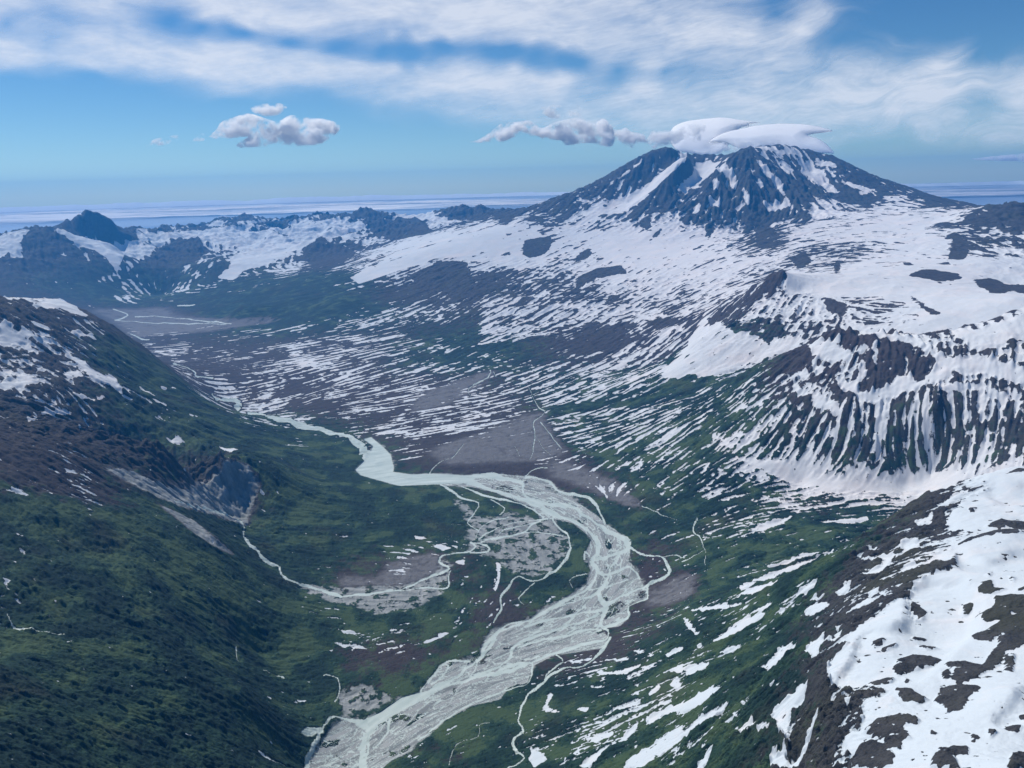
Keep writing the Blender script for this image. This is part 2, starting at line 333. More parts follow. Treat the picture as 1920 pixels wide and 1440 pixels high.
SNOW = [(30,455,.6),(80,440,.45),(60,490,.2),(170,422,.02),(150,450,.6),(120,480,.3),(200,465,.55),(170,500,.1),(240,450,.4),(280,450,.55),(260,480,.6),(230,500,.25),(320,455,.7),(300,482,.12),(350,485,.1),
 (400,450,.75),(400,480,.7),(450,440,.6),(400,510,.45),(455,420,.55),(350,510,.3),(200,530,.22),(100,535,.2),(520,450,.6),(600,465,.1),(580,430,.5),(640,430,.7),(700,420,.3),(660,450,.75),(720,450,.4),(740,430,.3),
 (780,430,.85),(850,415,.7),(890,405,.15),(830,440,.85),(760,460,.85),(680,480,.6),(500,500,.55),(550,510,.35),(620,500,.08),(650,500,.12),(500,540,.01),(400,550,.005),(300,550,.005),(100,555,.005),(600,540,.01),
 (700,505,.93),(800,475,.92),(900,440,.95),(960,430,.92),(850,497,.7),(750,508,.8),(780,530,.05),(850,530,.15),(720,540,.08),(700,570,.03),(650,560,.02),(920,500,.8),(970,480,.9),(950,530,.2),(1000,520,.35),(1050,510,.4),
 (1080,470,.85),(1100,500,.8),(1150,480,.95),(1200,470,.97),(1250,480,.97),(1150,540,.78),(1050,560,.5),(1000,590,.45),(950,600,.4),(880,590,.25),(850,560,.2),(1100,590,.6),(1200,540,.72),(1200,600,.78),(1150,600,.65),
 (1250,570,.7),(1300,560,.65),(1300,500,.9),(1350,470,.85),(1400,490,.8),(1350,540,.7),(1250,620,.6),(1150,630,.25),(1050,610,.4),(1100,650,.005),(1200,645,.02),(1000,645,.08),(1280,630,.4),
 (1255,285,.1),(1200,310,.1),(1150,350,.15),(1060,385,.2),(1100,370,.3),(1230,350,.6),(1180,385,.7),(1120,410,.8),(1250,345,.1),(1200,390,.1),(1275,310,.5),(1260,370,.05),(1300,340,.75),(1320,320,.9),(1350,340,.3),(1330,380,.1),
 (1300,410,.05),(1350,420,.2),(1400,340,.3),(1420,370,.12),(1400,410,.08),(1430,445,.03),(1450,330,.45),(1480,330,.25),(1470,370,.12),(1500,380,.08),(1520,330,.3),(1530,360,.12),(1560,340,.25),(1600,320,.04),(1600,350,.35),
 (1650,350,.1),(1590,370,.5),(1640,370,.2),(1700,365,.15),(1750,375,.25),(1560,390,.7),(1600,395,.6),(1680,390,.6),(1250,425,.95),(1300,450,.98),(1370,440,.9),(1480,425,.9),
 (1550,430,.85),(1600,460,.5),(1580,480,.6),(1500,460,.75),(1700,420,.98),(1750,450,.99),(1680,460,.98),(1650,490,.9),(1560,500,.7),(1500,500,.6),(1800,400,.92),(1880,395,.06),(1910,420,.12),(1850,440,.7),(1890,460,.5),
 (1860,470,.7),(1900,500,.97),(1750,500,.98),(1550,535,.97),(1650,540,.98),(1700,560,.97),(1550,565,.85),(1600,580,.65),(1700,590,.7),(1750,610,.97),(1850,570,.99),(1650,610,.8),
 (1400,540,.8),(1430,565,.5),(1370,580,.5),(1330,600,.55),(1400,610,.5),(1450,620,.45),(1500,610,.5),(1520,590,.6),(1350,650,.6),(1300,660,.6),(1280,690,.8),(1330,680,.88),(1400,660,.75),(1450,640,.6),
 (1580,630,.1),(1500,665,.08),(1450,690,.22),(1400,720,.3),(1550,650,.3),(1600,660,.4),(1560,690,.22),(1620,690,.28),(1700,650,.7),(1680,700,.12),(1730,690,.12),(1780,660,.5),(1850,640,.7),(1900,620,.85),(1800,700,.6),
 (1850,720,.5),(1900,700,.55),(1500,720,.08),(1570,740,.22),(1650,740,.28),(1530,780,.12),(1600,780,.28),(1450,770,.15),(1420,740,.22),(1350,760,.35),(1300,790,.4),(1380,820,.4),(1450,820,.5),(1550,820,.22),(1620,820,.45),
 (1700,780,.48),(1780,780,.48),(1850,790,.5),(1900,800,.45),(1700,830,.5),(1800,840,.5),(1600,870,.68),(1500,870,.72),(1560,850,.5),(1700,855,.6),(1850,850,.6),(1750,830,.55),(1700,880,.85),(1550,905,.97),(1650,912,.95),(1450,890,.75),(1400,870,.6),(1350,890,.45),(1300,870,.42),
 (1250,840,.4),(1200,820,.35),(1150,800,.38),(1120,830,.25),(1200,870,.22),(1250,890,.18),(1100,790,.25),(1250,772,.3),(1350,728,.03),(1300,745,.03),(1250,752,.05),
 (650,610,.1),(550,600,.03),(450,600,.005),(300,600,.005),(500,640,.28),(600,640,.34),(700,630,.34),(750,610,.3),(750,650,.3),(800,620,.25),(820,640,.2),(900,630,.3),(850,660,.22),(950,640,.35),(700,680,.18),(800,690,.08),
 (900,680,.08),(1000,660,.04),(1050,650,.01),(1100,680,.2),(400,670,.3),(350,680,.08),(500,690,.4),(450,720,.3),(600,710,.4),(550,750,.35),(700,730,.35),(650,770,.4),(750,760,.35),(800,790,.38),(700,810,.3),(850,740,.3),
 (800,720,.3),(900,740,.22),(870,760,.35),(950,720,.18),(1000,700,.28),(1050,700,.4),(1150,700,.48),(1200,690,.55),(1250,680,.65),(1100,740,.28),(1200,740,.2),(1000,750,.12),(950,790,.06),(850,810,.08),(900,850,.02),
 (800,850,.005),(1000,800,.03),(1030,830,.02),(1100,860,.18),(800,940,.002),(650,950,.002),(600,840,.05),(550,820,.06),(650,870,.02),(1000,1000,.001),(1100,960,.001),(1200,920,.08),(700,1000,.003),(760,1020,.1),(650,1180,.03),
 (750,1190,.07),(860,1120,.08),(700,1250,.001),(800,1100,.001),(1000,1200,.001),(1200,1100,.002),(1250,1050,.03),(1350,940,.25),(1300,950,.12),(1450,950,.2),(1550,945,.2),(1600,970,.22),(1500,980,.18),(1400,1000,.14),(1350,1010,.1),
 (1450,1030,.12),(1550,1020,.06),(1300,1030,.08),(1400,1070,.18),(1330,1080,.16),(1450,1090,.14),(1350,1130,.26),(1300,1150,.26),(1420,1130,.25),(1480,1070,.06),(1500,1150,.18),(1400,1200,.16),(1300,1210,.26),(1250,1220,.26),
 (1200,1240,.26),(1150,1290,.26),(1100,1300,.18),(1050,1300,.08),(1100,1360,.12),(1050,1400,.12),(1200,1350,.28),(1250,1320,.32),(1300,1300,.28),(1180,1420,.28),(1280,1400,.32),(1350,1340,.18),(1400,1380,.08),(1350,1430,.16),
 (1420,1280,.06),(1470,1240,.14),(1520,1200,.12),(1480,1300,.06),(1500,1400,.05),(1600,1300,.2),(1600,1050,.2),(1560,1100,.16),(1650,1030,.3),(1700,1000,.35),(1740,940,.12),(1700,970,.12),(1600,1140,.22),(1620,1100,.2),(1700,1080,.25),(1790,920,.2),
 (1850,900,.97),(1800,960,.8),(1850,1000,.96),(1800,1050,.98),(1850,1100,.97),(1750,1200,.98),(1900,1250,.95),(1700,1250,.98),(1800,1350,.97),(1700,1400,.95),(1900,1400,.96),
 (0,590,.45),(40,590,.03),(20,630,.7),(60,640,.5),(100,570,.88),(150,590,.55),(180,605,.28),(200,640,.06),(80,660,.18),(100,612,.12),(150,620,.08),(230,650,.01),(260,700,.005),(330,740,.005),(380,770,.005),(30,690,.35),
 (60,715,.7),(120,690,.25),(160,700,.28),(200,715,.42),(180,740,.14),(120,720,.36),(60,740,.28),(100,770,.18),(50,790,.04),(150,790,.14),(200,780,.04),(300,800,.06),(250,760,.04),(400,830,.03),(330,830,.08),(450,860,.03),
 (200,830,.02),(250,860,.01),(350,880,.005),(420,900,.01),(100,860,.05),(50,930,.05),(200,930,.03),(300,960,.004),(100,1000,.004),(200,1040,.012),(300,1100,.006),(450,1100,.004),(100,1200,.003),(300,1200,.004),(450,1210,.002),(20,1070,.03),
 (300,1350,.004),(520,1310,.02),(560,1240,.02),(100,1400,.003),(400,1420,.004),(550,1400,.005),(480,970,.03),(540,990,.015),(600,1000,.002),(620,900,.01)]
VEG = [ # share of green plant cover
 (100,450,0),(300,500,.4),(450,500,.5),(600,500,.3),(100,530,.6),(250,545,.9),(450,565,1),(600,550,1),(300,600,0),(700,560,.4),(800,530,.1),(650,580,1),(1000,440,0),(1300,400,0),(1700,380,0),(1700,480,0),(1400,520,0),
 (1000,560,.1),(850,580,.4),(900,650,.8),(850,665,.9),(800,690,.6),(900,685,.7),(1050,650,.3),(1150,640,.2),(600,650,.2),(450,700,.15),(700,740,.1),(600,720,.05),(800,800,.15),(700,650,.4),(750,690,.5),(500,650,.3),
 (1000,710,.5),(1100,740,.9),(1200,740,1),(1150,790,1),(1050,760,.7),(950,760,.3),(900,800,.1),(850,850,.05),(1000,850,.1),(1080,830,.7),(1200,830,1),(1150,870,1),(1300,760,1),(1300,850,1),(1400,780,.7),(1500,820,.55),(1600,800,.4),(1700,820,.5),
 (1850,820,.4),(1650,700,.05),(1550,680,.0),(1450,720,.4),(1750,720,.3),(1900,700,.2),(1800,620,0),(1400,900,.9),(1300,920,1),(1550,930,.6),(1450,960,.75),(1550,965,.5),(1600,980,.9),(1350,1000,1),(1500,1030,1),(1300,1050,1),
 (1250,1000,.6),(1150,880,.5),(1080,880,.1),(1200,960,.7),(1250,1040,.3),(1260,1090,.15),(1240,1150,.5),(1400,1100,1),(1500,1060,1),(1350,1200,1),(1250,1250,1),(1150,1330,1),(1250,1400,1),(1350,1350,.9),(1450,1180,.8),(1550,1130,.35),(1530,1080,.8),
 (1600,1050,.4),(1680,980,.5),(1740,940,.2),(1650,1100,.05),(1500,1250,.5),(1420,1280,.9),(1480,1330,.45),(1550,1400,.25),(1400,1420,.7),(1700,1300,.05),(1800,1200,0),(1850,950,0),(1880,1380,.05),(1650,1400,.15),
 (40,600,0),(110,580,0),(200,640,.6),(260,690,1),(80,680,.1),(150,700,.25),(100,760,.2),(200,760,.6),(350,760,1),(450,800,1),(550,830,1),(300,800,.7),(150,810,.3),(300,850,.2),(400,870,.25),(480,880,.9),(620,870,1),(450,930,.2),
 (380,960,.7),(420,990,.9),(50,870,.05),(100,900,.1),(200,940,.35),(300,960,.9),(0,980,.9),(100,970,.95),(200,1000,1),(100,1050,1),(300,1050,1),(450,1100,1),(550,1150,1),(300,1250,1),(100,1250,1),(300,1400,1),(100,1400,1),(500,1350,1),(560,1290,1),
 (600,1020,1),(700,970,1),(800,950,1),(750,1040,.6),(650,1060,.4),(780,1080,.1),(700,1180,1),(830,1120,1),(600,1180,1),(760,1230,.2),(680,1220,.3),(850,1180,.7),(900,1100,.5),(950,1110,.4),(1000,1130,.7),(1080,1020,1),(1040,1080,.9),
 (930,1150,.2),(800,1280,.9),(700,1290,.6),(1000,1290,.7),(900,1370,.8),(850,1420,.5),(1050,1310,.8),(1130,1230,.25),(1000,1400,.9)]
RED = [ # reddish, oxidised rock and purple ash plain
 (100,440,0),(600,450,0),(800,530,0),(1200,400,0),(1600,400,0),(1460,530,1),(1400,580,.8),(1500,600,.7),(1600,600,.5),(1350,640,.3),(1850,450,0),(1580,640,1),(1550,700,.9),(1700,690,.8),(1450,740,.7),(1600,780,.3),(1850,680,.4),(1700,830,0),
 (1200,560,.2),(1000,600,.2),(1100,650,.6),(1200,630,.7),(1000,670,.6),(600,640,.4),(500,700,.8),(600,720,.8),(700,760,.8),(400,690,.7),(800,850,.8),(900,850,.7),(1000,830,.4),(950,740,.6),(800,760,.6),(330,600,.5),(1080,880,.9),(1130,900,.9),(1250,1080,1),(1260,1040,.9),
 (900,1080,.6),(940,1150,.6),(750,1230,.9),(650,1220,.7),(1130,1230,.6),(60,680,.3),(50,880,.7),(200,930,.8),(100,620,.3),(400,870,.1),(1700,1000,.0),(1600,1250,.0),(1850,1200,.0),(1500,1330,0),(1800,1400,0),(1450,960,.6),(1520,965,.8),(800,1060,.5),(300,1200,0),(1300,1200,0),(1000,1350,.3),(850,1420,.4)]
ARROW = [(1150,370,-2,1),(1250,340,-1,1.2),(1330,370,-.5,1),(1420,380,.1,1),(1500,350,.6,1),(1600,340,1,.6),(1700,370,1,.35),(1100,430,-1,.5),(1000,450,-1,.35),(900,450,-1,.3),(1200,470,-1,.5),(1300,480,-1,.5),(1000,560,-1,.55),
 (1100,560,-1,.55),(1200,560,-1,.5),(900,600,-1,.6),(850,560,-1,.6),(800,480,-1,.35),(700,520,-1,.4),(1300,560,-1,.45),(1450,430,-1,.4),(1550,430,1,-.12),(1700,430,1,0),(1850,470,1,.3),(1600,540,1,0),(1800,590,1,.1),(1420,580,-.5,1),
 (1500,600,-.3,1),(1350,640,-1,.6),(1300,690,-1,.4),(650,630,-1,.2),(750,640,-1,.2),(500,650,-1,.15),(450,700,-1,.15),(600,700,-1,.3),(700,720,-1,.25),(850,660,-.6,.5),(950,650,-1,.25),(550,740,-1,.35),(700,780,-1,.1),(800,760,-1,.15),
 (900,720,-1,.3),(1000,700,-1,.4),(1100,680,-1,.5),(1200,660,-1,.6),(1050,720,-1,.45),(1150,740,-1,.5),(1250,700,-1,.5),(900,790,-1,.2),(1300,780,-1,.6),(1200,790,-1,.35),(1150,830,-1,.6),(1250,850,-1,.8),(1350,830,-1,.8),(1400,760,-1,.7),
 (1450,820,-.6,1),(1550,800,-.15,1),(1650,780,.1,1),(1750,800,.25,1),(1850,800,.35,1),(1850,720,.2,1),(1550,690,-.1,1),(1450,720,-1,.6),(1350,910,-1,.5),(1500,900,-1,.15),(1650,900,1,0),(1300,960,-1,.4),(1450,980,-1,.2),(1550,980,-1,.12),
 (1350,1010,-1,.3),(1450,1040,-1,.3),(1400,1080,-1,.35),(1300,1130,-1,.3),(1350,1170,-1,.35),(1450,1150,-1,.5),(1250,1220,-1,.2),(1150,1280,-1,.3),(1250,1300,-1,.5),(1150,1380,-1,.5),(1300,1380,-1,.7),(1400,1300,-1,.7),(1450,1250,-1,.6),
 (1550,1080,-1,.5),(1600,1040,-1,.5),(1700,960,-1,.6),(1800,1000,-1,.3),(1850,1100,1,-.1),(1750,1250,1,-.1),(1650,1300,1,.3),(1800,1350,1,.1),(50,600,.7,.7),(170,600,1,.8),(230,640,1,.8),(280,700,1,.6),(150,700,1,.5),(50,720,.5,.5),
 (100,780,1,.3),(300,760,1,.5),(400,800,1,.35),(500,830,1,.3),(250,830,0,1),(350,860,0,1),(430,900,.5,.7),(50,880,1,.4),(200,930,1,.5),(100,1000,.2,1),(200,1050,.4,1),(300,1050,1,.6),(400,1100,1,.6),(200,1150,.7,.7),(100,1200,1,.3),
 (300,1200,1,.5),(450,1200,1,.3),(300,1300,1,.2),(450,1320,1,.3),(150,1350,1,.5),(50,1400,1,.6),(400,1420,1,.4),(50,480,-.4,1),(150,480,.5,1),(250,470,1,.7),(330,480,-.4,1),(430,490,-.6,1),(550,470,-.5,1),(620,450,0,1),(720,420,-.3,1),
 (450,540,-1,.2),(550,550,-1,.2),(800,930,-1,.1),(700,1000,-1,.2),(760,1020,1,.15),(860,1130,-.4,1),(750,1190,-1,.2),(650,1180,-1,-.1),(600,840,-1,.1),(1050,950,1,.5),(1150,1050,.1,1),(1150,1150,-1,.7),(1000,1200,-1,.35),(850,1270,-1,.5),(680,1380,-1,.8),
 (900,900,1,.05),(1000,930,1,.3),(1230,1080,-1,.6)]
# snow edges traced in the near right corner
SNOWPOLY = [Z8(p) for p in [
 [(1650,40),(1440,62),(1400,95),(1455,130),(1420,150),(1340,170),(1290,215),(1250,260),(1225,310),(1300,330),(1400,340),(1360,370),(1280,400),(1265,440),(1280,500),(1200,530),(1150,545),(1075,580),(1060,650),(1085,690),(1140,690),(1130,725),(1060,735),
  (1050,640),(1000,660),(940,700),(900,740),(830,780),(790,820),(750,850),(770,890),(740,910),(690,950),(670,1000),(690,1050),(780,1055),(860,1060),(920,1085),(955,1110),(920,1145),(840,1150),(830,1180),(840,1230),(830,1290),(760,1310),(740,1360),(760,1390),(800,1420),(780,1500),(1650,1500)],
 [(1000,540),(1040,500),(1130,480),(1200,430),(1245,415),(1260,440),(1240,470),(1150,490),(1050,520)],[(820,490),(930,460),(990,450),(980,470),(880,490)],[(820,545),(900,520),(950,480),(990,455),(960,500),(920,540),(850,552)],[(850,430),(900,425),(940,440),(880,445)],
 [(1130,400),(1170,390),(1170,410)],[(1010,400),(1090,380),(1100,430),(1020,430)],[(1080,300),(1170,255),(1160,300),(1100,315)],[(1180,225),(1290,150),(1340,145),(1310,175),(1220,230)],
 [(845,640),(890,610),(920,620),(880,650)],[(705,640),(770,580),(780,610),(740,645)],[(560,720),(650,680),(690,690),(640,730),(590,750)],[(760,725),(800,690),(880,650),(920,655),(830,700)],[(530,645),(570,610),(630,580),(610,620),(560,645)],[(580,680),(660,650),(640,680)],
 [(680,850),(710,840),(720,790),(735,800),(740,850),(700,880)],[(565,910),(600,860),(650,840),(675,855),(640,880),(630,945),(600,940)],[(370,980),(420,940),(450,890),(480,870),(540,880),(480,920),(420,980),(400,1000)],[(185,910),(260,875),(280,890),(230,925)],
 [(10,980),(60,965),(130,960),(100,990),(20,1020)],[(-40,1170),(80,1100),(130,1070),(190,1080),(130,1120),(60,1170),(-20,1200)],[(-40,1320),(0,1280),(80,1210),(215,1160),(190,1200),(100,1240)],[(40,1470),(140,1345),(130,1380),(90,1470)],
 [(20,1360),(130,1260),(150,1240),(140,1270),(60,1340)],[(250,1300),(310,1240),(350,1250),(290,1300)],[(345,1270),(380,1240),(410,1290)],[(415,1200),(490,1130),(560,1060),(585,1055),(560,1110),(510,1150),(495,1250),(500,1300),(500,1380),(490,1320),(440,1260)],
 [(530,1420),(580,1300),(610,1190),(690,1075),(640,1140),(610,1270),(560,1400),(545,1480),(500,1480)],[(420,1480),(400,1400),(440,1370),(450,1400),(470,1345),(490,1380),(540,1390),(500,1480)],[(750,1130),(770,1120),(775,1160),(765,1185)],
 [(140,860),(200,810),(290,750),(390,730),(370,760),(260,820),(160,860)],[(280,745),(340,710),(430,685),(380,720)],[(0,740),(30,760),(60,810),(100,840),(60,830),(20,790)],[(20,715),(150,690),(290,680),(240,700),(100,715)],
 [(250,610),(330,570),(500,500),(690,445),(700,455),(560,500),(400,570),(270,620)],[(370,515),(450,490),(560,450),(660,430),(600,455),(480,500)],[(240,645),(350,600),(450,580),(430,600),(330,640)],[(60,880),(95,870),(90,890)],[(260,1150),(290,1140),(290,1165)],[(400,1065),(420,1060),(420,1085)],
 [(620,295),(720,285),(860,275),(870,290),(800,305),(700,300)],[(310,340),(380,300),(520,265),(450,310),(380,340)]]]
SNOWPOLY += [Z7(p) for p in [[(1140,1300),(1200,1285),(1280,1262),(1265,1285),(1200,1315),(1150,1320)],[(1290,1320),(1330,1260),(1390,1215),(1360,1280),(1320,1310)],[(1420,1200),(1500,1165),(1589,1130),(1589,1170),(1470,1215),(1420,1235)],[(1310,1440),(1340,1390),(1420,1340),(1589,1240),(1589,1310),(1480,1390),(1400,1440)],
 [(1110,1440),(1150,1390),(1260,1320),(1200,1390),(1150,1440)],[(940,1165),(975,1080),(985,1100),(960,1150),(1030,1180),(960,1180)],[(1430,1090),(1490,1045),(1480,1080),(1440,1110)],[(1530,1060),(1560,1025),(1589,1050),(1570,1080)],[(880,1345),(940,1370),(960,1400),(900,1440),(880,1410)],[(1520,990),(1589,960),(1589,1010)],
 [(1500,920),(1589,880),(1589,900),(1520,930)],[(1190,990),(1290,995),(1400,965),(1330,1010),(1200,1005)],[(1260,935),(1330,930),(1350,940),(1280,945)],[(1350,895),(1425,890),(1400,915)],[(1110,1050),(1200,1060),(1260,1055),(1200,1075)],[(1090,1165),(1160,1160),(1140,1185)],[(1280,1165),(1380,1130),(1400,1140),(1300,1175)],
 [(270,405),(300,400),(355,398),(340,405)],[(330,365),(380,360),(400,370),(360,375)],[(410,400),(460,395),(520,420),(470,425)],[(720,470),(745,500),(735,580),(720,625),(712,610),(728,540)],[(210,790),(270,798),(320,785),(290,800),(230,806)],[(0,795),(100,818),(200,803),(120,822),(0,812)],[(-60,850),(0,862),(90,872),(140,890),(90,886),(0,876)],[(290,845),(330,865),(400,845),(500,795),(510,810),(420,850),(330,870)],[(525,480),(575,470),(580,495),(545,490)],[(200,885),(300,870),(290,880)]]]
SNOWPOLY += [Z6(p) for p in [[(1545,850),(1589,868),(1560,860)],[(1555,785),(1589,793)],[(10,165),(80,155),(145,185),(130,195),(60,168)],[(95,15),(180,55),(110,28)],[(380,180),(450,210),(530,235),(440,212)],[(230,155),(290,175),(240,168)],[(18,575),(35,590),(60,575),(40,625),(28,610)],[(165,575),(175,580),(160,605)],[(1210,140),(1230,150),(1240,175),(1215,170)],[(1250,1275),(1285,1295),(1265,1290)],[(1255,1330),(1278,1340),(1268,1348)],[(1360,1135),(1425,1128),(1420,1138),(1370,1143)],[(1190,1370),(1230,1385),(1270,1415),(1220,1390)],[(1240,1115),(1275,1122),(1260,1130)]] if len(p)>2]
SNOWPOLY += [Z3(p) for p in [[(0,700),(60,680),(80,710),(60,745),(140,720),(200,755),(170,780),(90,795),(0,815)],[(170,680),(250,700),(290,730),(330,760),(260,740),(200,715)],[(360,708),(450,725),(520,745),(540,770),(440,745),(380,725)],[(360,870),(430,880),(560,975),(650,990),(690,1070),(600,1030),(520,1000),(440,930)],[(0,1010),(100,1010),(120,950),(170,1000),(280,1030),(180,1035),(90,1050),(0,1070)],
 [(410,1080),(520,1100),(610,1095),(540,1120),(430,1105)],[(360,960),(440,950),(480,990),(380,990)],[(180,600),(220,570),(300,535),(360,545),(440,600),(500,640),(480,650),(400,620),(340,590),(300,610),(200,605)],[(690,905),(780,930),(700,915)],[(770,1030),(930,1115),(820,1065)],[(830,1095),(985,1175),(880,1130)],[(900,1040),(1010,1060),(920,1055)],[(1220,1395),(1260,1385),(1380,1410),(1280,1415)],[(1060,1200),(1160,1235),(1080,1215)],[(940,1340),(1000,1330),(1050,1350),(1020,1380),(960,1360)],
 [(150,1220),(260,1180),(330,1175),(460,1225),(380,1210),(240,1200),(170,1240)]]]
ROCKPOLY = [Z8(p) for p in [
 [(880,850),(950,830),(930,860),(890,870)],[(930,870),(1000,850),(1005,860),(950,880)],[(1075,800),(1140,800),(1135,815),(1080,818)],[(1095,855),(1150,848),(1200,858),(1140,872)],[(990,935),(1010,905),(1080,890),(1160,895),(1215,910),(1150,940),(1060,960),(1000,970)],
 [(870,1000),(960,978),(995,985),(970,1020),(900,1040)],[(1030,975),(1070,1000),(1045,1005)],[(985,1090),(1060,1090),(1150,1140),(1090,1165),(1010,1150)],[(1170,1140),(1220,1070),(1300,1050),(1390,1075),(1320,1130),(1310,1170),(1240,1190)],
 [(1230,950),(1330,945),(1400,960),(1440,900),(1480,860),(1470,830),(1430,850),(1330,835),(1400,800),(1480,750),(1650,700),(1650,860),(1500,900),(1480,960),(1400,1010),(1300,1050),(1240,1040),(1270,1000),(1220,965)],[(1395,715),(1460,680),(1450,640),(1530,630),(1650,640),(1650,690),(1500,740),(1400,750)],
 [(1370,620),(1400,580),(1440,570),(1450,600),(1515,600),(1440,635)],[(1300,690),(1310,650),(1350,645),(1355,680),(1320,700)],[(1405,550),(1440,540),(1435,560)],[(1485,525),(1520,518),(1515,535)],[(1330,570),(1350,570),(1345,580)],[(1520,550),(1550,560),(1540,580)],[(1545,610),(1650,580),(1650,620)],
 [(1200,1010),(1240,985),(1250,1030),(1220,1040)],[(1500,920),(1550,910),(1540,1000),(1500,1000)],[(1550,1180),(1650,1180),(1600,1210)],[(1495,1240),(1540,1225),(1580,1245),(1550,1285)],[(1415,1260),(1470,1275),(1430,1305)],[(1340,1280),(1385,1295),(1360,1320)],[(1145,1285),(1190,1300),(1155,1310)],
 [(835,1310),(900,1250),(990,1230),(1060,1225),(1105,1240),(1090,1270),(1010,1275),(1065,1340),(1010,1345),(1020,1390),(960,1380),(920,1340)],[(760,1470),(830,1360),(880,1340),(960,1390),(985,1420),(960,1470)],[(1150,1470),(1170,1390),(1230,1370),(1260,1350),(1330,1350),(1330,1390),(1260,1400),(1290,1470)],[(1500,1470),(1530,1390),(1560,1375),(1650,1390),(1650,1470)],
 [(1270,405),(1370,360),(1450,330),(1650,320),(1650,345),(1480,345),(1400,365),(1300,400)],[(1330,240),(1370,235),(1350,260)],[(1400,320),(1480,290),(1650,300),(1650,315),(1450,325)],[(1515,70),(1570,55),(1620,65),(1540,80)],[(1110,520),(1170,485),(1250,465),(1280,420),(1280,480),(1240,510),(1160,545)],[(1060,640),(1110,665),(1140,690),(1120,730),(1070,690)]]]
SNOWPOLY += [Z5([(590,385),(700,400),(900,412),(1270,420),(1400,455),(1500,475),(1720,518),(1990,525),(1990,565),(1900,590),(1700,675),(1500,725),(1300,740),(1230,735),(1290,690),(1340,650),(1250,560),(1100,530),(950,530),(760,510),(600,530),(580,530)])]
ROCKPOLY += [Z5(p) for p in [[(585,380),(560,370),(500,420),(460,450),(430,510),(480,500),(520,470),(540,450),(580,430)],[(1275,415),(1340,385),(1430,380),(1550,405),(1570,430),(1520,450),(1480,440),(1450,460),(1400,430),(1320,420)],[(1635,440),(1700,430),(1770,440),(1830,470),(1880,460),(1990,480),(1990,520),(1860,500),(1800,510),(1740,510),(1680,480)],
 [(1470,205),(1530,170),(1570,195),(1600,240),(1610,280),(1590,320),(1500,320),(1510,250),(1530,215)],[(1580,195),(1680,195),(1680,210),(1600,212)],[(1275,520),(1320,540),(1380,590),(1450,620),(1430,650),(1370,610),(1320,570)],[(1230,340),(1280,340),(1310,360),(1250,355)],[(1450,340),(1500,330),(1510,350),(1460,352)],
 [(870,320),(890,340),(880,390),(860,415),(850,370)],[(600,310),(660,295),(740,330),(700,360),(650,370)],[(1780,0),(1860,0),(1990,60),(1990,180),(1900,160),(1800,110),(1720,90),(1760,60),(1700,20)],[(780,535),(850,550),(920,570),(930,620),(890,655),(830,610),(800,570)],[(420,110),(440,160),(480,240),(440,245),(420,190),(405,150)],[(130,150),(170,140),(180,170),(150,215),(130,190)]]]
ROCKPOLY += [ZN(p) for p in [[(155,640),(170,580),(270,560),(350,550),(380,590),(320,680),(250,700),(200,710),(160,680)],[(545,690),(640,625),(655,680),(600,720),(540,740)],[(550,850),(700,780),(860,760),(910,820),(820,830),(700,860),(600,900),(540,940)],[(1000,450),(1050,420),(1090,400),(1080,480),(1050,515),(1010,490)],[(1050,605),(1100,550),(1150,510),(1170,520),(1110,565)]]]
# gravel, river and stream lines
BED = [Z7([(65,50),(120,0),(150,-60),(105,-92),(140,-100),(190,-60),(230,-20),(245,40),(240,60),(330,72),(430,68),(560,75),(700,65),(860,80),(980,100),(1010,140),(1060,165),(1100,200),(1190,260),(1230,300),(1280,330),(1340,380),(1350,410),(1340,470),(1380,520),(1395,560),(1410,590),(1435,600),(1420,650),
 (1340,680),(1335,740),(1300,780),(1210,790),(1250,830),(1230,880),(1100,900),(1000,910),(900,960),(870,1040),(770,1080),(740,1120),(600,1150),(480,1220),(410,1290),(340,1330),(330,1360),(240,1400),(120,1500),(-230,1500),(-110,1350),(-60,1260),(0,1210),(100,1200),(180,1180),(280,1110),(370,1080),(420,1010),
 (480,950),(560,940),(640,910),(660,850),(700,790),(770,770),(880,740),(930,700),(1050,640),(1140,580),(1160,520),(1150,490),(1140,430),(1165,370),(1130,340),(1080,300),(1000,280),(940,270),(880,220),(800,190),(700,150),(600,130),(500,125),(460,118),(270,125),(160,95),(90,75)])]
POOLS = [Z7([(65,50),(120,0),(150,-60),(105,-92),(140,-100),(190,-60),(230,-20),(245,40),(240,60),(330,72),(430,68),(560,75),(600,90),(560,110),(460,115),(270,125),(160,95),(90,75)]), Z7([(60,1230),(180,1180),(280,1110),(370,1085),(420,1090),(300,1160),(200,1215),(110,1260)]), Z6([(1400,1290),(1430,1260),(1500,1255),(1510,1280),(1440,1300)])]
GRAVEL = [Z7(p) for p in [[(590,330),(600,300),(640,270),(740,270),(790,240),(900,280),(990,260),(1000,300),(1050,350),(1070,400),(1050,440),(1000,510),(910,550),(800,530),(740,480),(700,440),(740,400),(640,385),(590,380)],[(510,180),(560,190),(600,230),(640,275),(595,310),(570,250)],
 [(0,600),(150,590),(300,590),(420,540),(480,500),(520,500),(490,560),(480,620),(380,680),(280,710),(150,725),(80,690),(-40,670),(-220,600),(-100,590)],[(450,500),(470,460),(490,470),(520,500),(490,520)],[(590,390),(640,385),(700,440),(680,460),(600,435),(480,450),(480,440),(600,425)],
 [(-20,1110),(50,1060),(120,1050),(180,1080),(240,1110),(180,1160),(80,1180),(0,1200),(10,1150)]]]
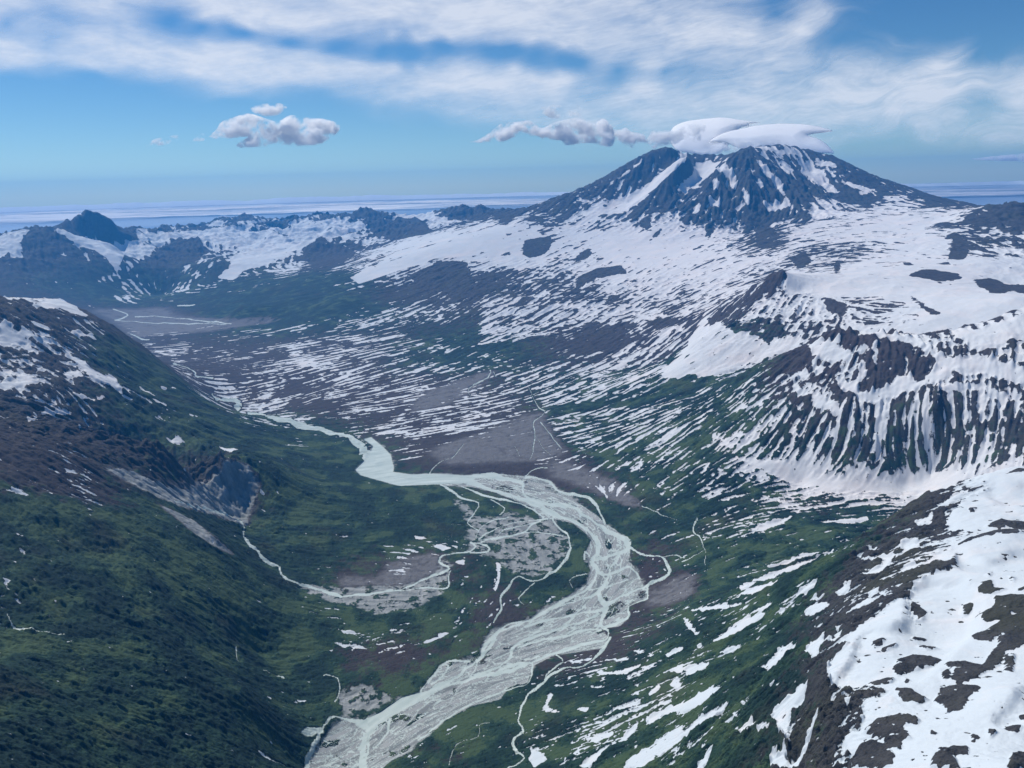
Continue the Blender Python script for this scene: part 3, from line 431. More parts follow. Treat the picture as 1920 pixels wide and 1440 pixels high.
PALEDIRT = [Z7([(0,550),(180,560),(240,480),(430,440),(470,460),(440,540),(300,590),(0,595)]), Z4([(1150,1180),(1060,1190),(900,1250),(820,1290),(640,1340),(500,1400),(600,1470),(1200,1440),(1250,1400),(1180,1290),(1130,1220)]), Z3([(510,600),(740,600),(930,590),(1000,640),(1300,660),(1450,650),(1520,640),(1600,660),(1200,720),(900,740),(760,760),(700,700),(600,640)]),
 Z6([(740,225),(820,250),(900,295),(1000,370),(1050,410),(1110,460),(1000,420),(900,350)]), Z7([(960,20),(1040,15),(1150,60),(1280,110),(1390,200),(1400,240),(1280,200),(1180,150),(1100,120),(980,80)]), Z7([(1440,620),(1560,560),(1640,540),(1640,640),(1520,680),(1430,690)]),
 Z4([(400,1130),(500,1060),(700,990),(850,940),(860,960),(740,1060),(600,1130),(420,1180)])]
CH = [Z7(p) for p in [ # water lines (x, y, width in photo px)
 [(460,95,8),(600,110,8),(750,160,9),(860,190,8),(960,240,9),(1050,280,9),(1120,310,9),(1170,350,8),(1200,430,8),(1170,470,7),(1190,520,7),(1170,580,7),(1120,620,6),(1000,680,6),(900,740,6),(760,780,5),(680,860,6),(640,930,6),(540,1010,8),(400,1090,11),(220,1190,14),(120,1290,12),(90,1440,10)],
 [(560,85,10),(700,80,9),(830,110,9),(860,170,7),(950,210,7),(1050,215,7),(1150,270,8),(1230,330,9),(1320,370,9),(1340,420,8),(1300,440,7),(1260,500,6),(1240,560,6),(1200,620,9),(1230,690,8),(1210,760,8),(1240,830,6),(1100,870,6),(950,920,6),(800,980,6),(650,1010,7),(480,1060,7),(370,1100,7)],
 [(860,80,5),(980,110,5),(1010,150,5),(1090,170,5),(1150,180,5),(1200,240,6),(1230,300,6)],[(1340,410,5),(1400,445,6),(1490,460,5),(1530,520,6),(1490,560,5),(1430,590,5),(1420,650,5),(1340,690,5),(1330,740,5),(1220,790,5)],[(1500,460,3),(1540,450,2),(1600,460,2)],
 [(1250,830,5),(1220,890,5),(1120,970,4.5),(1050,970,4.5),(940,1040,5),(840,1150,6),(830,1230,5),(850,1265,4),(805,1310,5),(810,1360,5),(850,1400,4),(780,1450,4)],[(1000,910,4),(1030,950,4),(970,990,5),(940,1040,5)],
 [(990,270,5),(1000,310,5),(1050,350,4),(1070,400,5),(1060,440,5),(1010,510,5),(910,570,4),(820,550,4),(780,600,4),(740,650,4),(745,700,3.5),(710,760,4)],[(900,580,2),(840,630,2),(830,660,2),(850,680,1.5)],[(460,120,4),(520,150,4),(560,185,4),(640,205,3),(620,250,4),(590,300,3),(640,330,2)],[(560,130,3),(700,180,4),(800,200,4),(880,230,5),(940,270,5)],[(700,190,3),(760,230,3),(740,260,2)],
 [(0,642,4),(150,625,4),(300,600,4),(420,545,4),(500,515,4),(460,480,4),(475,450,4),(540,440,4),(600,430,4),(625,405,4),(600,390,3)],[(150,625,2),(280,612,3),(400,600,3),(500,600,3),(500,560,3),(510,520,3)],[(300,600,2),(380,560,2),(450,530,2)],[(640,380,3),(720,370,3),(830,350,3),(900,300,3),(985,275,3)],[(650,385,2),(760,360,3),(900,340,2),(1030,360,2)],[(640,375,3),(690,340,2),(760,310,2),(850,290,2),(960,280,2)],[(630,370,2),(640,330,2),(700,290,2),(780,270,2)],[(720,370,2),(760,330,2),(850,310,1.5),(940,290,1.5)],
 [(600,390,3),(680,405,3),(685,430,3),(600,440,3)],[(1080,600,2.5),(1060,570,2.5),(1090,550,2.5),(1150,535,2.5)],[(1130,470,3),(1140,430,3),(1160,460,2)],[(370,1080,4),(440,990,4),(480,950,4),(530,940,3),(600,940,4)],[(400,1040,4),(460,970,4),(500,960,4),(460,1020,4),(420,1050,4)],[(600,1020,5),(640,940,6),(700,860,6),(740,800,5),(860,760,5)],[(620,1010,6),(760,950,6),(800,880,7),(840,850,5),(980,800,5),(1110,760,5),(1200,720,6)],[(820,880,5),(900,850,5),(1010,830,5),(1120,800,4),(1190,790,4)],
 [(680,1010,5),(800,960,5),(890,950,5),(880,1020,4),(860,1050,3),(760,1080,3),(600,1140,3),(480,1215,3),(360,1310,3)],[(160,1240,6),(60,1215,6),(-40,1210,6),(-100,1290,7),(-150,1400,8),(-180,1470,8)],[(100,1270,8),(130,1340,6),(100,1440,8)],[(230,1200,5),(210,1280,4),(160,1340,4)],[(1200,620,5),(1100,660,4),(980,690,4)],[(1230,700,5),(1100,720,4),(960,750,5),(850,780,4)],[(1430,590,6),(1300,640,6),(1230,690,7)],[(1340,560,4),(1250,590,4),(1150,610,3)],[(1170,470,6),(1260,450,5),(1330,420,5)],[(1190,520,5),(1240,540,5),(1310,510,4),(1350,500,4),(1390,560,4)]]]
CH += [Z6(p) for p in [[(820,205,4),(940,240,4),(1060,270,4),(1130,310,4),(1140,370,6),(1200,440,5),(1230,475,5),(1300,510,5),(1310,550,5),(1400,590,5),(1500,610,5),(1589,645,5)],[(1100,895,2),(1110,955,2)],[(35,725,2),(60,770,2.5),(130,790,1.5),(300,820,1)],[(1510,1015,3),(1570,1020,3),(1580,1100,4),(1560,1130,3)],[(1230,1000,1.5),(1300,1015,1.5),(1325,1025,1.5)]]]
CH += [Z3(p) for p in [[(840,830,5),(880,880,4),(960,905,4),(1050,925,3),(1100,960,4),(1100,980,3),(1200,985,3)],[(1200,1080,4),(1220,1110,6),(1300,1105,6),(1350,1130,9),(1330,1170,10),(1300,1185,10),(1380,1190,10),(1480,1195,10),(1600,1230,10),(1720,1260,11),(1840,1290,12),(1930,1300,13)],[(740,740,3),(800,765,3),(840,770,2)],[(650,660,2),(720,630,2),(640,600,1.5)],[(760,640,1.5),(900,640,1.5),(1100,660,2),(1300,680,1.5)],[(650,660,1.5),(850,675,1.5),(1100,680,2),(1280,680,1.5)],[(1000,580,2),(1100,572,2)]]]
CH += [Z4(p) for p in [[(0,1310,13),(60,1330,15),(120,1370,18),(150,1430,24)],[(1140,1190,1.5),(1080,1240,1.5),(1090,1300,2),(1080,1400,1.5),(1060,1440,1.5)],[(1120,1230,1.5),(1170,1300,1.5),(1240,1380,1.5)],[(1090,1310,1),(1130,1370,1),(1180,1420,1)],[(980,1370,1),(1000,1420,1)],[(690,1360,1),(620,1440,1)],[(840,945,2),(830,980,2),(720,1040,1.5),(730,1090,1)],[(1060,1040,1.5),(1080,1100,1.5),(1110,1150,1.5),(1150,1170,2)],[(860,950,1.5),(870,975,1.5)]]]
CH += [Z7(p) for p in [[(1400,225,1.3),(1450,240,1.4),(1500,265,1.3),(1570,290,1.2)],[(860,80,1.5),(900,50,1.5),(960,40,1.5)],[(410,68,1.5),(440,30,1.5),(500,0,1)],[(690,1235,1.5),(640,1240,1.5),(640,1290,1.5),(540,1330,1.5),(500,1430,1.5)]]]
CH += [Z8(p) for p in [[(65,280,2.5),(50,340,2.5),(80,360,2.5),(95,410,2.5),(110,440,2),(105,500,1.5)],[(95,430,2),(40,460,2),(0,480,2)]]]

ROCKSOFT = [ZN(p) for p in [[(570,245),(700,150),(780,95),(860,80),(960,10),(1020,-40),(1100,-90),(1250,-120),(1290,-60),(1230,-10),(1120,60),(1080,120),(980,170),(870,240),(760,260),(640,290),(590,340),(560,370),(500,410),(430,455),(420,420),(340,410),(270,400),(300,340),(400,290),(450,240),(520,270)],
 [(1290,0),(1350,-40),(1390,0),(1385,50),(1340,110),(1250,170),(1240,240),(1290,340),(1240,400),(1150,410),(1080,400),(1000,470),(900,385),(960,340),(1040,270),(1100,200),(1180,130),(1250,60)],
 [(1880,0),(1760,-60),(1640,0),(1560,40),(1520,130),(1440,180),(1350,260),(1280,340),(1370,400),(1380,500),(1450,490),(1530,460),(1600,400),(1700,430),(1780,460),(1830,470),(1860,440),(1890,560),(1870,620),(1930,620),(1940,470),(1930,300),(1930,100)]]]
ROCKSOFT += [ZR(p) for p in [[(-40,-100),(0,200),(60,420),(100,600),(140,600),(110,480),(100,350),(130,400),(220,360),(300,330),(350,380),(390,460),(390,340),(400,260),(560,280),(700,300),(740,340),(840,340),(900,310),(760,240),(640,200),(520,180),(420,100),(300,-20),(150,-60)],
 [(400,-60),(600,-20),(800,60),(950,110),(1000,170),(1250,210),(1400,260),(1520,310),(1450,330),(1300,290),(1150,260),(1000,240),(920,200),(850,210),(800,150),(700,110),(620,90),(540,60)]]]
ROCKSOFT += [Z4(p) for p in [[(590,650),(700,640),(840,620),(850,720),(700,790),(560,800),(470,790),(400,700)],[(820,800),(1050,770),(1400,700),(1650,680),(1920,640),(1920,690),(1700,730),(1500,790),(1350,830),(1180,880),(1000,920),(850,900),(600,900),(330,900),(350,860),(560,830)],
 [(560,1010),(850,930),(1000,915),(900,1000),(740,1030),(560,1100),(430,1160),(400,1130)],[(200,1340),(600,1320),(820,1290),(640,1360),(480,1440),(170,1440)],[(1340,1130),(1500,1120),(1700,1080),(1920,1010),(1920,1060),(1700,1130),(1450,1170),(1180,1180)],
 [(0,600),(330,520),(560,480),(430,550),(200,620),(0,640)],[(420,400),(540,330),(660,330),(720,390),(660,450),(560,500),(440,550),(300,560),(250,530),(410,450)]]]
ROCKSOFT += [Z3(p) for p in [[(310,160),(340,110),(430,90),(500,85),(600,120),(700,170),(770,220),(680,250),(560,210),(440,180),(350,170)],[(740,400),(860,310),(960,260),(1090,240),(1200,290),(1130,340),(1000,380),(850,400)],[(1710,320),(1740,260),(1830,220),(1920,250),(1920,300),(1760,370)],[(0,330),(130,320),(330,310),(500,360),(640,400),(560,440),(300,450),(0,470)],[(130,330),(160,220),(230,160),(290,190),(420,250),(300,300),(220,330)]]]
ROCKSOFT += [Z5(p) for p in [[(690,800),(860,720),(960,730),(1040,760),(1100,800),(1300,790),(1400,860),(1430,1000),(1200,960),(1100,1040),(900,1060),(740,1000),(560,1000),(440,1050),(300,1000),(480,900)],[(760,1180),(900,1150),(960,1230),(880,1330),(760,1260)]]]
SNOWSOFT = [ZN(p) for p in [[(1300,0),(1250,40),(1180,120),(1050,200),(900,260),(720,300),(650,360),(560,430),(640,460),(700,410),(850,400),(900,380),(1000,280),(1100,190),(1200,120),(1310,10)],[(1390,10),(1560,30),(1530,90),(1450,160),(1420,220),(1300,260),(1230,250),(1340,200),(1380,110)]]]
# hollows scooped by the wind beside the snow crests, and how deep
BOWL = [(Z8([(1050,640),(1055,700),(1040,780),(960,795),(880,800),(830,830),(810,880),(780,940),(720,1000),(690,1050),(900,1050),(1100,1040),(1250,900),(1350,800),(1380,680),(1300,560),(1150,560),(1075,600)]), 26),
 (Z8([(1270,410),(1330,440),(1420,465),(1500,440),(1560,420),(1650,430),(1650,520),(1400,530),(1290,500)]), 20),(Z8([(1650,1050),(1570,1080),(1530,1150),(1480,1190),(1455,1230),(1520,1240),(1650,1200)]), 14),
 (Z8([(1440,100),(1500,125),(1560,130),(1600,110),(1650,120),(1650,200),(1500,215),(1420,160)]), 16),(Z8([(480,1200),(560,1090),(590,1060),(690,1070),(620,1180),(580,1290),(520,1440),(490,1440),(495,1300)]), 30)]

SNOWSOFT += [Z3(p) for p in [[(0,250),(60,210),(140,200),(150,280),(60,310),(0,320)],[(320,180),(420,200),(560,230),(640,260),(740,260),(720,300),(640,300),(540,280),(430,250)],[(620,340),(700,380),(760,330),(800,270),(880,230),(960,240),(830,310),(740,370),(650,400)],
 [(1010,170),(1200,180),(1400,180),(1500,200),(1700,150),(1920,140),(1920,210),(1830,215),(1740,250),(1700,310),(1560,330),(1420,300),(1300,260),(1200,250),(1100,240),(1000,220)]]]
SNOWSOFT += [Z4(p) for p in [[(0,150),(120,140),(150,180),(60,230),(0,260)],[(420,90),(560,90),(640,130),(520,160),(470,130)],[(260,270),(340,230),(440,200),(560,180),(740,150),(640,210),(500,250),(330,290)]]]
ROCKSOFT += [Z4(p) for p in [[(140,130),(200,110),(330,100),(400,105),(490,160),(420,200),(330,220),(250,210),(180,200)],[(70,110),(130,60),(190,70),(280,95),(200,110),(100,130)],[(660,60),(740,40),(820,45),(865,80),(800,120),(700,100)],[(860,100),(960,55),(1000,65),(960,120),(900,135)]]]

HALFSNOW = [(Z5([(300,1060),(440,1080),(560,1030),(740,1040),(900,1090),(1100,1080),(1200,1000),(1430,1040),(1500,1000),(1960,980),(1960,1400),(1300,1420),(900,1400),(600,1330),(300,1250),(150,1150)]), 0.50), (Z5([(150,1300),(500,1380),(900,1420),(1400,1400),(1960,1380),(1960,1560),(1200,1640),(700,1620),(300,1500)]), 0.8)]

PALEDIRT += [Z6([(480,60),(560,50),(700,110),(830,150),(960,110),(1060,30),(1140,50),(1200,100),(1150,200),(1140,300),(1060,270),(940,240),(820,205),(700,160),(600,110)])]

ASH_LIGHT = [(100,450,.3),(300,450,.3),(600,450,.3),(800,470,.4),(1000,440,.5),(1200,440,.9),(1300,400,.9),(1500,430,1),(1700,420,.7),(1900,450,.5),(1300,500,.9),(1100,560,.6),(1500,540,.7),(1750,600,.5),(1400,650,.6),(1300,560,.9),(600,680,.5),(800,760,.4),(1600,760,.4),(1550,910,.9),(1700,910,.8),(1400,900,.7),  # ash on the snow, plus far light and near cloud shade painted in
 (1350,1000,.4),(1300,1170,.3),(1200,1300,.2),(1850,900,.15),(1700,1100,.1),(1800,1300,.0),(1600,1250,.15),(1400,1400,.1),(60,600,.5),(150,720,.6),(100,900,.4),(300,1200,.2),(700,1000,.3),(700,1300,.2)]

SNOWPOLY += [ZF(p) for p in [[(270,270),(330,250),(420,235),(470,300),(560,270),(565,300),(480,310),(440,340),(350,330),(300,300)],[(270,290),(300,320),(315,420),(345,400),(370,345),(330,350),(295,310)],[(170,400),(230,385),(270,360),(290,400),(270,430),(240,410)],[(430,330),(445,330),(450,440),(438,460)],
 [(520,340),(545,345),(550,400),(530,420),(500,450),(530,470),(600,460),(660,440),(690,400),(740,400),(800,440),(780,480),(730,470),(690,500),(650,490),(600,520),(540,520),(500,490),(480,480),(440,480),(420,450),(400,430),(430,410),(470,430),(510,410)],[(578,260),(597,260),(602,340),(590,370),(578,330)],
 [(510,210),(560,200),(640,220),(720,225),(800,250),(860,310),(920,320),(1000,340),(980,370),(930,380),(960,420),(920,410),(870,430),(830,450),(780,440),(850,380),(870,340),(800,290),(740,260),(680,250),(620,240),(570,230)],[(210,420),(240,440),(250,500),(300,480),(350,500),(380,520),(420,540),(440,580),(400,600),(370,560),(320,560),(290,500),(240,510),(215,470)],
 [(880,440),(960,440),(1060,450),(1110,475),(1180,505),(1200,545),(1140,525),(1090,480),(1000,470),(920,480),(870,460)],[(900,210),(1000,200),(1080,200),(1100,180),(1340,110),(1340,240),(1200,250),(1150,290),(1100,290),(1060,300),(1000,280),(1100,330),(1190,350),(1340,400),(1340,460),(1180,440),(1080,400),(1000,410),(950,390),(970,330),(1050,310),(990,250),(930,230)],
 [(0,800),(150,790),(250,810),(300,860),(600,880),(800,870),(950,840),(1050,860),(960,900),(840,940),(600,940),(350,930),(200,900)]]]
SNOWSOFT += [ZG([(700,300),(780,240),(820,190),(860,110),(900,70),(960,90),(1000,130),(1100,160),(1200,170),(1270,150),(1270,190),(1150,230),(1050,260),(980,290),(900,310),(820,310),(760,320)])]
ROCKSOFT += [ZG([(400,440),(600,420),(760,380),(900,330),(960,310),(860,300),(760,320),(660,360),(560,400),(430,420)]), ZG([(0,270),(150,260),(300,230),(450,180),(600,150),(750,110),(850,80),(700,90),(560,100),(440,120),(300,160),(130,190),(0,200)])]
ROCKPOLY += [ZG(p) for p in [[(900,80),(930,75),(940,100),(915,110)],[(1000,110),(1030,90),(1040,140),(1010,150)],[(1130,110),(1150,80),(1165,140),(1150,190),(1130,170)],[(1170,100),(1200,95),(1210,140),(1190,170)]]]
ROCKPOLY += [ZH(p) for p in [[(145,75),(170,50),(235,42),(290,60),(340,75),(365,95),(320,110),(270,105),(220,85)],[(60,100),(85,80),(110,70),(140,85),(200,115),(170,140),(130,150),(80,160),(60,130)],[(0,155),(60,158),(130,158),(200,152),(290,168),(300,195),(200,205),(0,215)],[(340,190),(400,145),(440,125),(500,115),(570,140),(500,165),(430,180)],[(800,130),(850,103),(890,115),(950,135),(900,160),(830,170)],
 [(970,65),(1060,50),(1110,50),(1140,80),(1060,105),(1000,85)],[(1150,45),(1190,25),(1250,20),(1270,50),(1200,60)],[(620,55),(650,45),(690,65),(620,70)],[(720,70),(760,65),(770,85),(730,90)],[(920,45),(960,30),(1030,45),(960,60)],[(1090,200),(1140,170),(1200,155),(1240,160),(1230,200),(1130,215)]]]
SNOWPOLY += [ZH(p) for p in [[(0,105),(60,95),(65,130),(0,150)],[(150,85),(230,100),(300,115),(380,110),(390,140),(330,150),(310,185),(290,160),(250,130),(190,120)],[(385,140),(470,90),(560,90),(640,85),(700,95),(700,120),(600,130),(520,115),(430,115)],[(620,150),(700,120),(800,110),(960,70),(980,90),(880,110),(800,130),(700,170),(600,190)],[(930,200),(960,180),(1060,150),(1170,110),(1270,90),(1270,140),(1150,150),(1030,190),(950,215)],[(1000,60),(1100,42),(1150,45),(1190,60),(1140,65)],[(575,200),(600,180),(660,170),(620,205)]]]
# slopes ribbed with long parallel snow-filled gullies, and the snow share there
RIBS = [(Z5([(700,1150),(850,1100),(1000,1070),(1130,1100),(1280,1110),(1400,1050),(1480,1060),(1600,1030),(1750,1070),(1920,1100),(1990,1120),(1990,1460),(1700,1500),(1200,1480),(900,1470),(700,1440),(560,1300)]), .45),
 (ZG([(230,440),(300,350),(420,260),(560,190),(700,150),(820,120),(800,200),(760,260),(690,330),(560,380),(400,410)]), .52),(ZG([(250,470),(500,440),(800,390),(950,330),(1020,340),(900,480),(820,600),(700,640),(500,580),(330,570)]), .42),(ZG([(0,0),(250,0),(420,60),(330,130),(180,160),(0,190)]), .56),
 (Z4([(0,740),(300,700),(560,830),(330,900),(0,950)]), .36),(Z4([(0,1000),(400,960),(560,1010),(400,1120),(0,1220)]), .38),(Z4([(430,1180),(800,1080),(1060,1080),(1100,1160),(800,1290),(440,1310)]), .44),(Z4([(860,960),(1200,900),(1500,820),(1300,1080),(1100,1150),(900,1060)]), .36)]

SCREE = [Z6([(470,45),(640,70),(760,130),(880,155),(980,115),(1060,20),(1150,30),(1220,110),(1180,230),(1150,320),(1060,290),(940,258),(820,222),(700,175),(600,120)]), Z6([(740,225),(820,250),(900,295),(1000,370),(1050,410),(1110,460),(1000,420),(900,350)])]
ZA = lambda pl: [(880 + x / 4.364, 180 + y / 4.364) for x, y in pl]
ZB = lambda pl: [(1200 + x / 4.364, 190 + y / 4.364) for x, y in pl]
SNOWPOLY += [ZB(p) for p in [[(740,640),(790,640),(800,740),(770,780),(740,740)],[(810,700),(850,760),(900,860),(890,900),(850,840)],[(920,680),(1000,720),(1020,770),(960,750)],[(950,480),(1000,540),(1080,640),(1160,700),(1170,780),(1240,860),(1220,890),(1150,790),(1100,730),(1010,630),(960,550)],[(1150,500),(1230,540),(1260,600),(1220,650),(1170,590)],
 [(1330,560),(1450,580),(1530,630),(1500,660),(1580,720),(1640,760),(1600,790),(1500,730),(1400,660),(1320,610)],[(560,840),(610,840),(670,890),(640,930),(580,890)],[(620,560),(680,540),(760,600),(780,645),(700,640),(640,605)],[(600,660),(645,680),(645,780),(600,760)],[(1000,860),(1100,850),(1190,850),(1240,870),(1150,905),(1050,905)],[(1400,470),(1600,530),(1620,565),(1500,545)],[(1620,660),(1750,690),(1900,750),(1880,770),(1700,720)],
 [(230,560),(330,480),(390,430),(385,475),(280,580),(150,690),(60,750),(-20,810),(-20,750),(100,660)],[(450,560),(560,480),(600,500),(540,600),(480,660),(400,720),(330,765),(270,775),(380,690),(440,620)],[(460,870),(500,880),(480,950),(420,940)]]]
SNOWPOLY += [ZA(p) for p in [[(1200,710),(1260,650),(1350,590),(1440,500),(1410,565),(1290,660),(1210,720)],[(1540,440),(1600,420),(1560,480),(1590,540),(1545,530)]]]
GRAIN = [(100,450,.1),(400,470,.15),(700,430,.2),(300,500,.1),(900,430,.6),(800,480,.6),(1000,550,.5),(1200,560,.5),(1200,450,.6),(1300,360,.5),(1500,340,.5),(1600,430,.7),(1800,440,.8),(1500,560,.9),(1700,600,1),(1400,620,.9),
 (650,640,.75),(500,680,.9),(700,720,1),(900,640,.9),(800,780,1),(1000,720,1.0),(1150,720,1.0),(1200,800,1),(1300,850,.7),(1500,700,.9),(1650,700,1),(1500,820,.6),(1650,830,.3),(1850,760,.5),(1850,840,.3),(1550,850,.35),(1750,800,.35),(1700,900,1),(1400,960,.9),(1550,970,.9),(1350,1020,1.1),
 (1400,1100,1.4),(1300,1160,1.5),(1200,1280,1.5),(1100,1350,1.4),(1300,1380,1.8),(1450,1250,1.8),(1600,1050,1.5),(1750,960,1.5),(1800,1200,2),(1700,1400,2),(60,620,1.2),(150,720,1.2),(250,690,1.1),(400,800,1.1),(150,900,1.3),(100,1050,1.4),(300,1200,1.5),(450,1300,1.3),(200,1400,1.7),
 (600,900,1),(900,950,.9),(1150,1050,1),(1000,1200,1.2),(800,1300,1.35),(650,1420,1.5),(750,1100,1)]
ANISO = [(100,450,.3),(400,470,.5),(700,430,.3),(450,500,.7),(900,430,.6),(800,480,.7),(1000,550,.75),(1200,560,.7),(1200,450,.5),(1300,360,.4),(1500,340,.4),(1600,430,.45),(1800,440,.3),(1500,560,.4),(1700,600,.3),(1400,620,.55),(1350,580,.4),
 (650,640,.5),(500,680,.75),(700,720,.75),(900,640,.65),(800,780,.7),(1000,720,.85),(1150,720,.9),(1200,800,.8),(1300,850,.8),(1500,700,.4),(1650,700,.45),(1500,820,.8),(1650,830,.95),(1850,760,.6),(1850,840,.9),(1700,900,.5),(1400,960,.8),(1550,970,.8),(1350,1020,.9),
 (1400,1100,1),(1300,1160,1),(1200,1280,.9),(1100,1350,.85),(1300,1380,.9),(1450,1250,.8),(1600,1050,.6),(1750,960,.5),(1800,1200,.2),(1700,1400,.2),(60,620,.3),(150,720,.4),(250,690,.8),(400,800,.6),(150,900,.6),(100,1050,.5),(300,1200,.6),(900,950,.8),(1150,1050,.8)]
# ------------------------------------------------------------------ relief: ridges, gullies, bumps
def n_at(scale_dt, seed, octv=1):
    """noise whose grain keeps the same share of the distance"""
    s = scale_dt * 0.00106
    return fbm(LRg, THg, s, octv, seed)
THg = np.broadcast_to(THv[None, :], (NR, NT)).astype(np.float32).copy(); LRg = np.broadcast_to(LRv[:, None], (NR, NT)).astype(np.float32).copy()
AMP1 = np.clip(field([(a, b, c) for a, b, c, d in RUG]), 0, 200); AMP2 = np.clip(field([(a, b, d) for a, b, c, d in RUG]), 0.0, 60)
COV = np.clip(field(SNOW), 0.0005, 0.9995); VEGM = np.clip(field(VEG), 0, 1); REDM = np.clip(field(RED), 0, 1)
print('fields', time.time() - T00)
bed = fill(BED); gravel = fill(GRAVEL); pale = fill(PALEDIRT); pools = fill(POOLS)
snowp = fill(SNOWPOLY); rockp = fill(ROCKPOLY); chan = strokes(CH)
print('paint', time.time() - T00)
flatten = 1 - sstep(blur(np.maximum(bed, gravel), 4), 0.1, 0.6)
AMP1 = AMP1 * (1 + 0.9 * sstep(Rv, 15000, 19000)[:, None] * sstep(-THg, -0.12, 0.05)); AMP1 *= flatten; AMP2 *= flatten
COV = np.clip(COV, 0.0005, 0.9995)
_rs = blur(fill(ROCKSOFT), 2.5) * 0.85; COV = COV * (1 - _rs) + 0.05 * _rs
_rs = blur(fill(SNOWSOFT), 2.0) * 0.9; COV = COV * (1 - _rs) + 0.93 * _rs
for pl_, c_ in HALFSNOW:
    _rs = blur(fill([pl_]), 4) * 0.8; COV = COV * (1 - _rs) + c_ * _rs
b1 = blur(snowp, 1.1); b2 = blur(rockp, 1.1); COVE = np.maximum(COV, b1 * 0.98)
wx = fbm(X, Y, 900, 3, 5) * np.float32(160); wy = fbm(X, Y, 900, 3, 6) * np.float32(160)
far = sstep(Rv, 9000, 15000)[:, None]
RG = fbm(X + wx, Y + wy, 620, 6, 11, 0.5, True); RG2 = fbm(X + wx, Y + wy, 1700, 7, 12, 0.52, True)
RIDGE = (RG - 0.1) * (1 - 0.6 * far) + (RG2 - 0.1) * far
Z = BASE + AMP1 * RIDGE * 1.15
for pl_, dp_ in BOWL: Z = Z - 0.8 * dp_ * blur(fill([pl_]), 4)
del RG, RG2, wx, wy
# direction of creep / run-off: traced lines on the plains, steepest descent on the slopes
ar = np.array(ARROW, float); nrm = np.hypot(ar[:, 2], ar[:, 3]); ux, uy = ar[:, 2] / nrm, ar[:, 3] / nrm
i0, j0 = at(ar[:, 0] - ux * 6, ar[:, 1] - uy * 6); i1, j1 = at(ar[:, 0] + ux * 6, ar[:, 1] + uy * 6)
d0, d1 = (i1 - i0) * DL, (j1 - j0) * DT
ang = 2 * np.arctan2(d0, d1)
pts0 = np.array([at(a, b) for a, b in ar[:, :2]])[:, :, 0]
def _dir(v): return rbf(TH0 + pts0[:, 1] * DT, L0 + pts0[:, 0] * DL, v, smooth=0.02, step=8)
c2, s2 = _dir(np.cos(ang)), _dir(np.sin(ang))
a_p = 0.5 * np.arctan2(s2, c2); P0, P1 = np.sin(a_p), np.cos(a_p)
Zs = blur(Z, 3.0)
g0 = np.gradient(Zs, DL, axis=0); g1 = np.gradient(Zs, DT, axis=1)
gl = np.hypot(g0, g1) + 1e-6; slope = (gl / Rv[:, None]).astype(np.float32)
G0, G1 = -g0 / gl, -g1 / gl
sg = np.sign(P0 * G0 + P1 * G1); P0 = P0 * sg; P1 = P1 * sg
w = sstep(slope, 0.22, 0.62) * 0.5
D0 = P0 * (1 - w) + G0 * w; D1 = P1 * (1 - w) + G1 * w
dl = np.hypot(D0, D1) + 1e-6
S0 = (D0 / dl * DT / DL).astype(np.float32); S1 = (D1 / dl).astype(np.float32)      # one step = one column of ground
del g0, g1, G0, G1, P0, P1, D0, D1, dl, c2, s2, a_p
def smear(srcs, step, n):
    """average each source along the run-off lines: long streaks that follow the ground"""
    step = step * Q
    def band(ra, rb):
        ii, jj = np.mgrid[ra:rb, 0:NT].astype(np.float32)
        out = [s[ra:rb].copy() for s in srcs]
        for sgn in (1, -1):
            pi, pj = ii.copy(), jj.copy()
            for k in range(n):
                qi = np.clip(pi + 0.5, 0, NR - 1).astype(np.int32); qj = np.clip(pj + 0.5, 0, NT - 1).astype(np.int32)
                f = qi * NT + qj
                pi += S0.ravel()[f] * np.float32(step * sgn); pj += S1.ravel()[f] * np.float32(step * sgn)
                qi = np.clip(pi + 0.5, 0, NR - 1).astype(np.int32); qj = np.clip(pj + 0.5, 0, NT - 1).astype(np.int32)
                f = qi * NT + qj; wt = np.float32(1 - k / n)
                for o, s in zip(out, srcs): o += s.ravel()[f] * wt
        return out
    cuts = [NR * k // 16 for k in range(17)]
    res = list(POOL.map(lambda k: band(cuts[k], cuts[k + 1]), range(16)))
    outs = [np.concatenate([r[q] for r in res], 0) for q in range(len(srcs))]
    return [o / o.std() for o in outs]
f1, = smear([n_at(4.6, 31)], 1.0, 16)
f2, f2b = smear([n_at(8.5, 32, 2), n_at(12, 37, 2)], 1.8, 15)
f3, f3b = smear([n_at(19, 33, 3), n_at(24, 38, 2)], 3.4, 13)
print('streaks', time.time() - T00)
r1, r1b = smear([n_at(7, 91, 2), n_at(6.5, 94, 2)], 1.3, 20); r2, = smear([n_at(15, 92, 2)], 2.0, 12); r3, = smear([n_at(4.5, 93, 1)], 1.0, 14)
iso1 = n_at(9, 41, 4); iso2 = n_at(34, 42, 5)
iso1 /= iso1.std(); iso2 /= iso2.std()
GR = np.clip(field(GRAIN, 0.02), 0, 2)
wf = np.clip(1 - GR, 0, 1); wm = np.clip(1 - np.abs(GR - 1), 0, 1); wc = np.clip(GR - 1, 0, 1)
STK = (f1 * wf + f2 * wm + f3 * wc) * 0.85 + 0.42 * f1 * (1 - wf)
Z = Z + AMP2 * (STK * 0.45 + iso1 * 0.25) * (1 - 0.85 * sstep(blur(COVE, 2), 0.6, 0.97))
# plant canopy and boulders close by
can = fbm(X, Y, 46, 4, 51, 0.6); can2 = fbm(X, Y, 150, 3, 52)
near = 1 - sstep(Rv, 4500, 9000)[:, None]
TONE = 0.53 + 0.3 * fbm(X + 30 * can2, Y, 150, 4, 61, 0.5) / 0.26 + 0.2 * fbm(X, Y, 700, 3, 62) / 0.3
Z = Z - blur(bed, 2) * 1.5
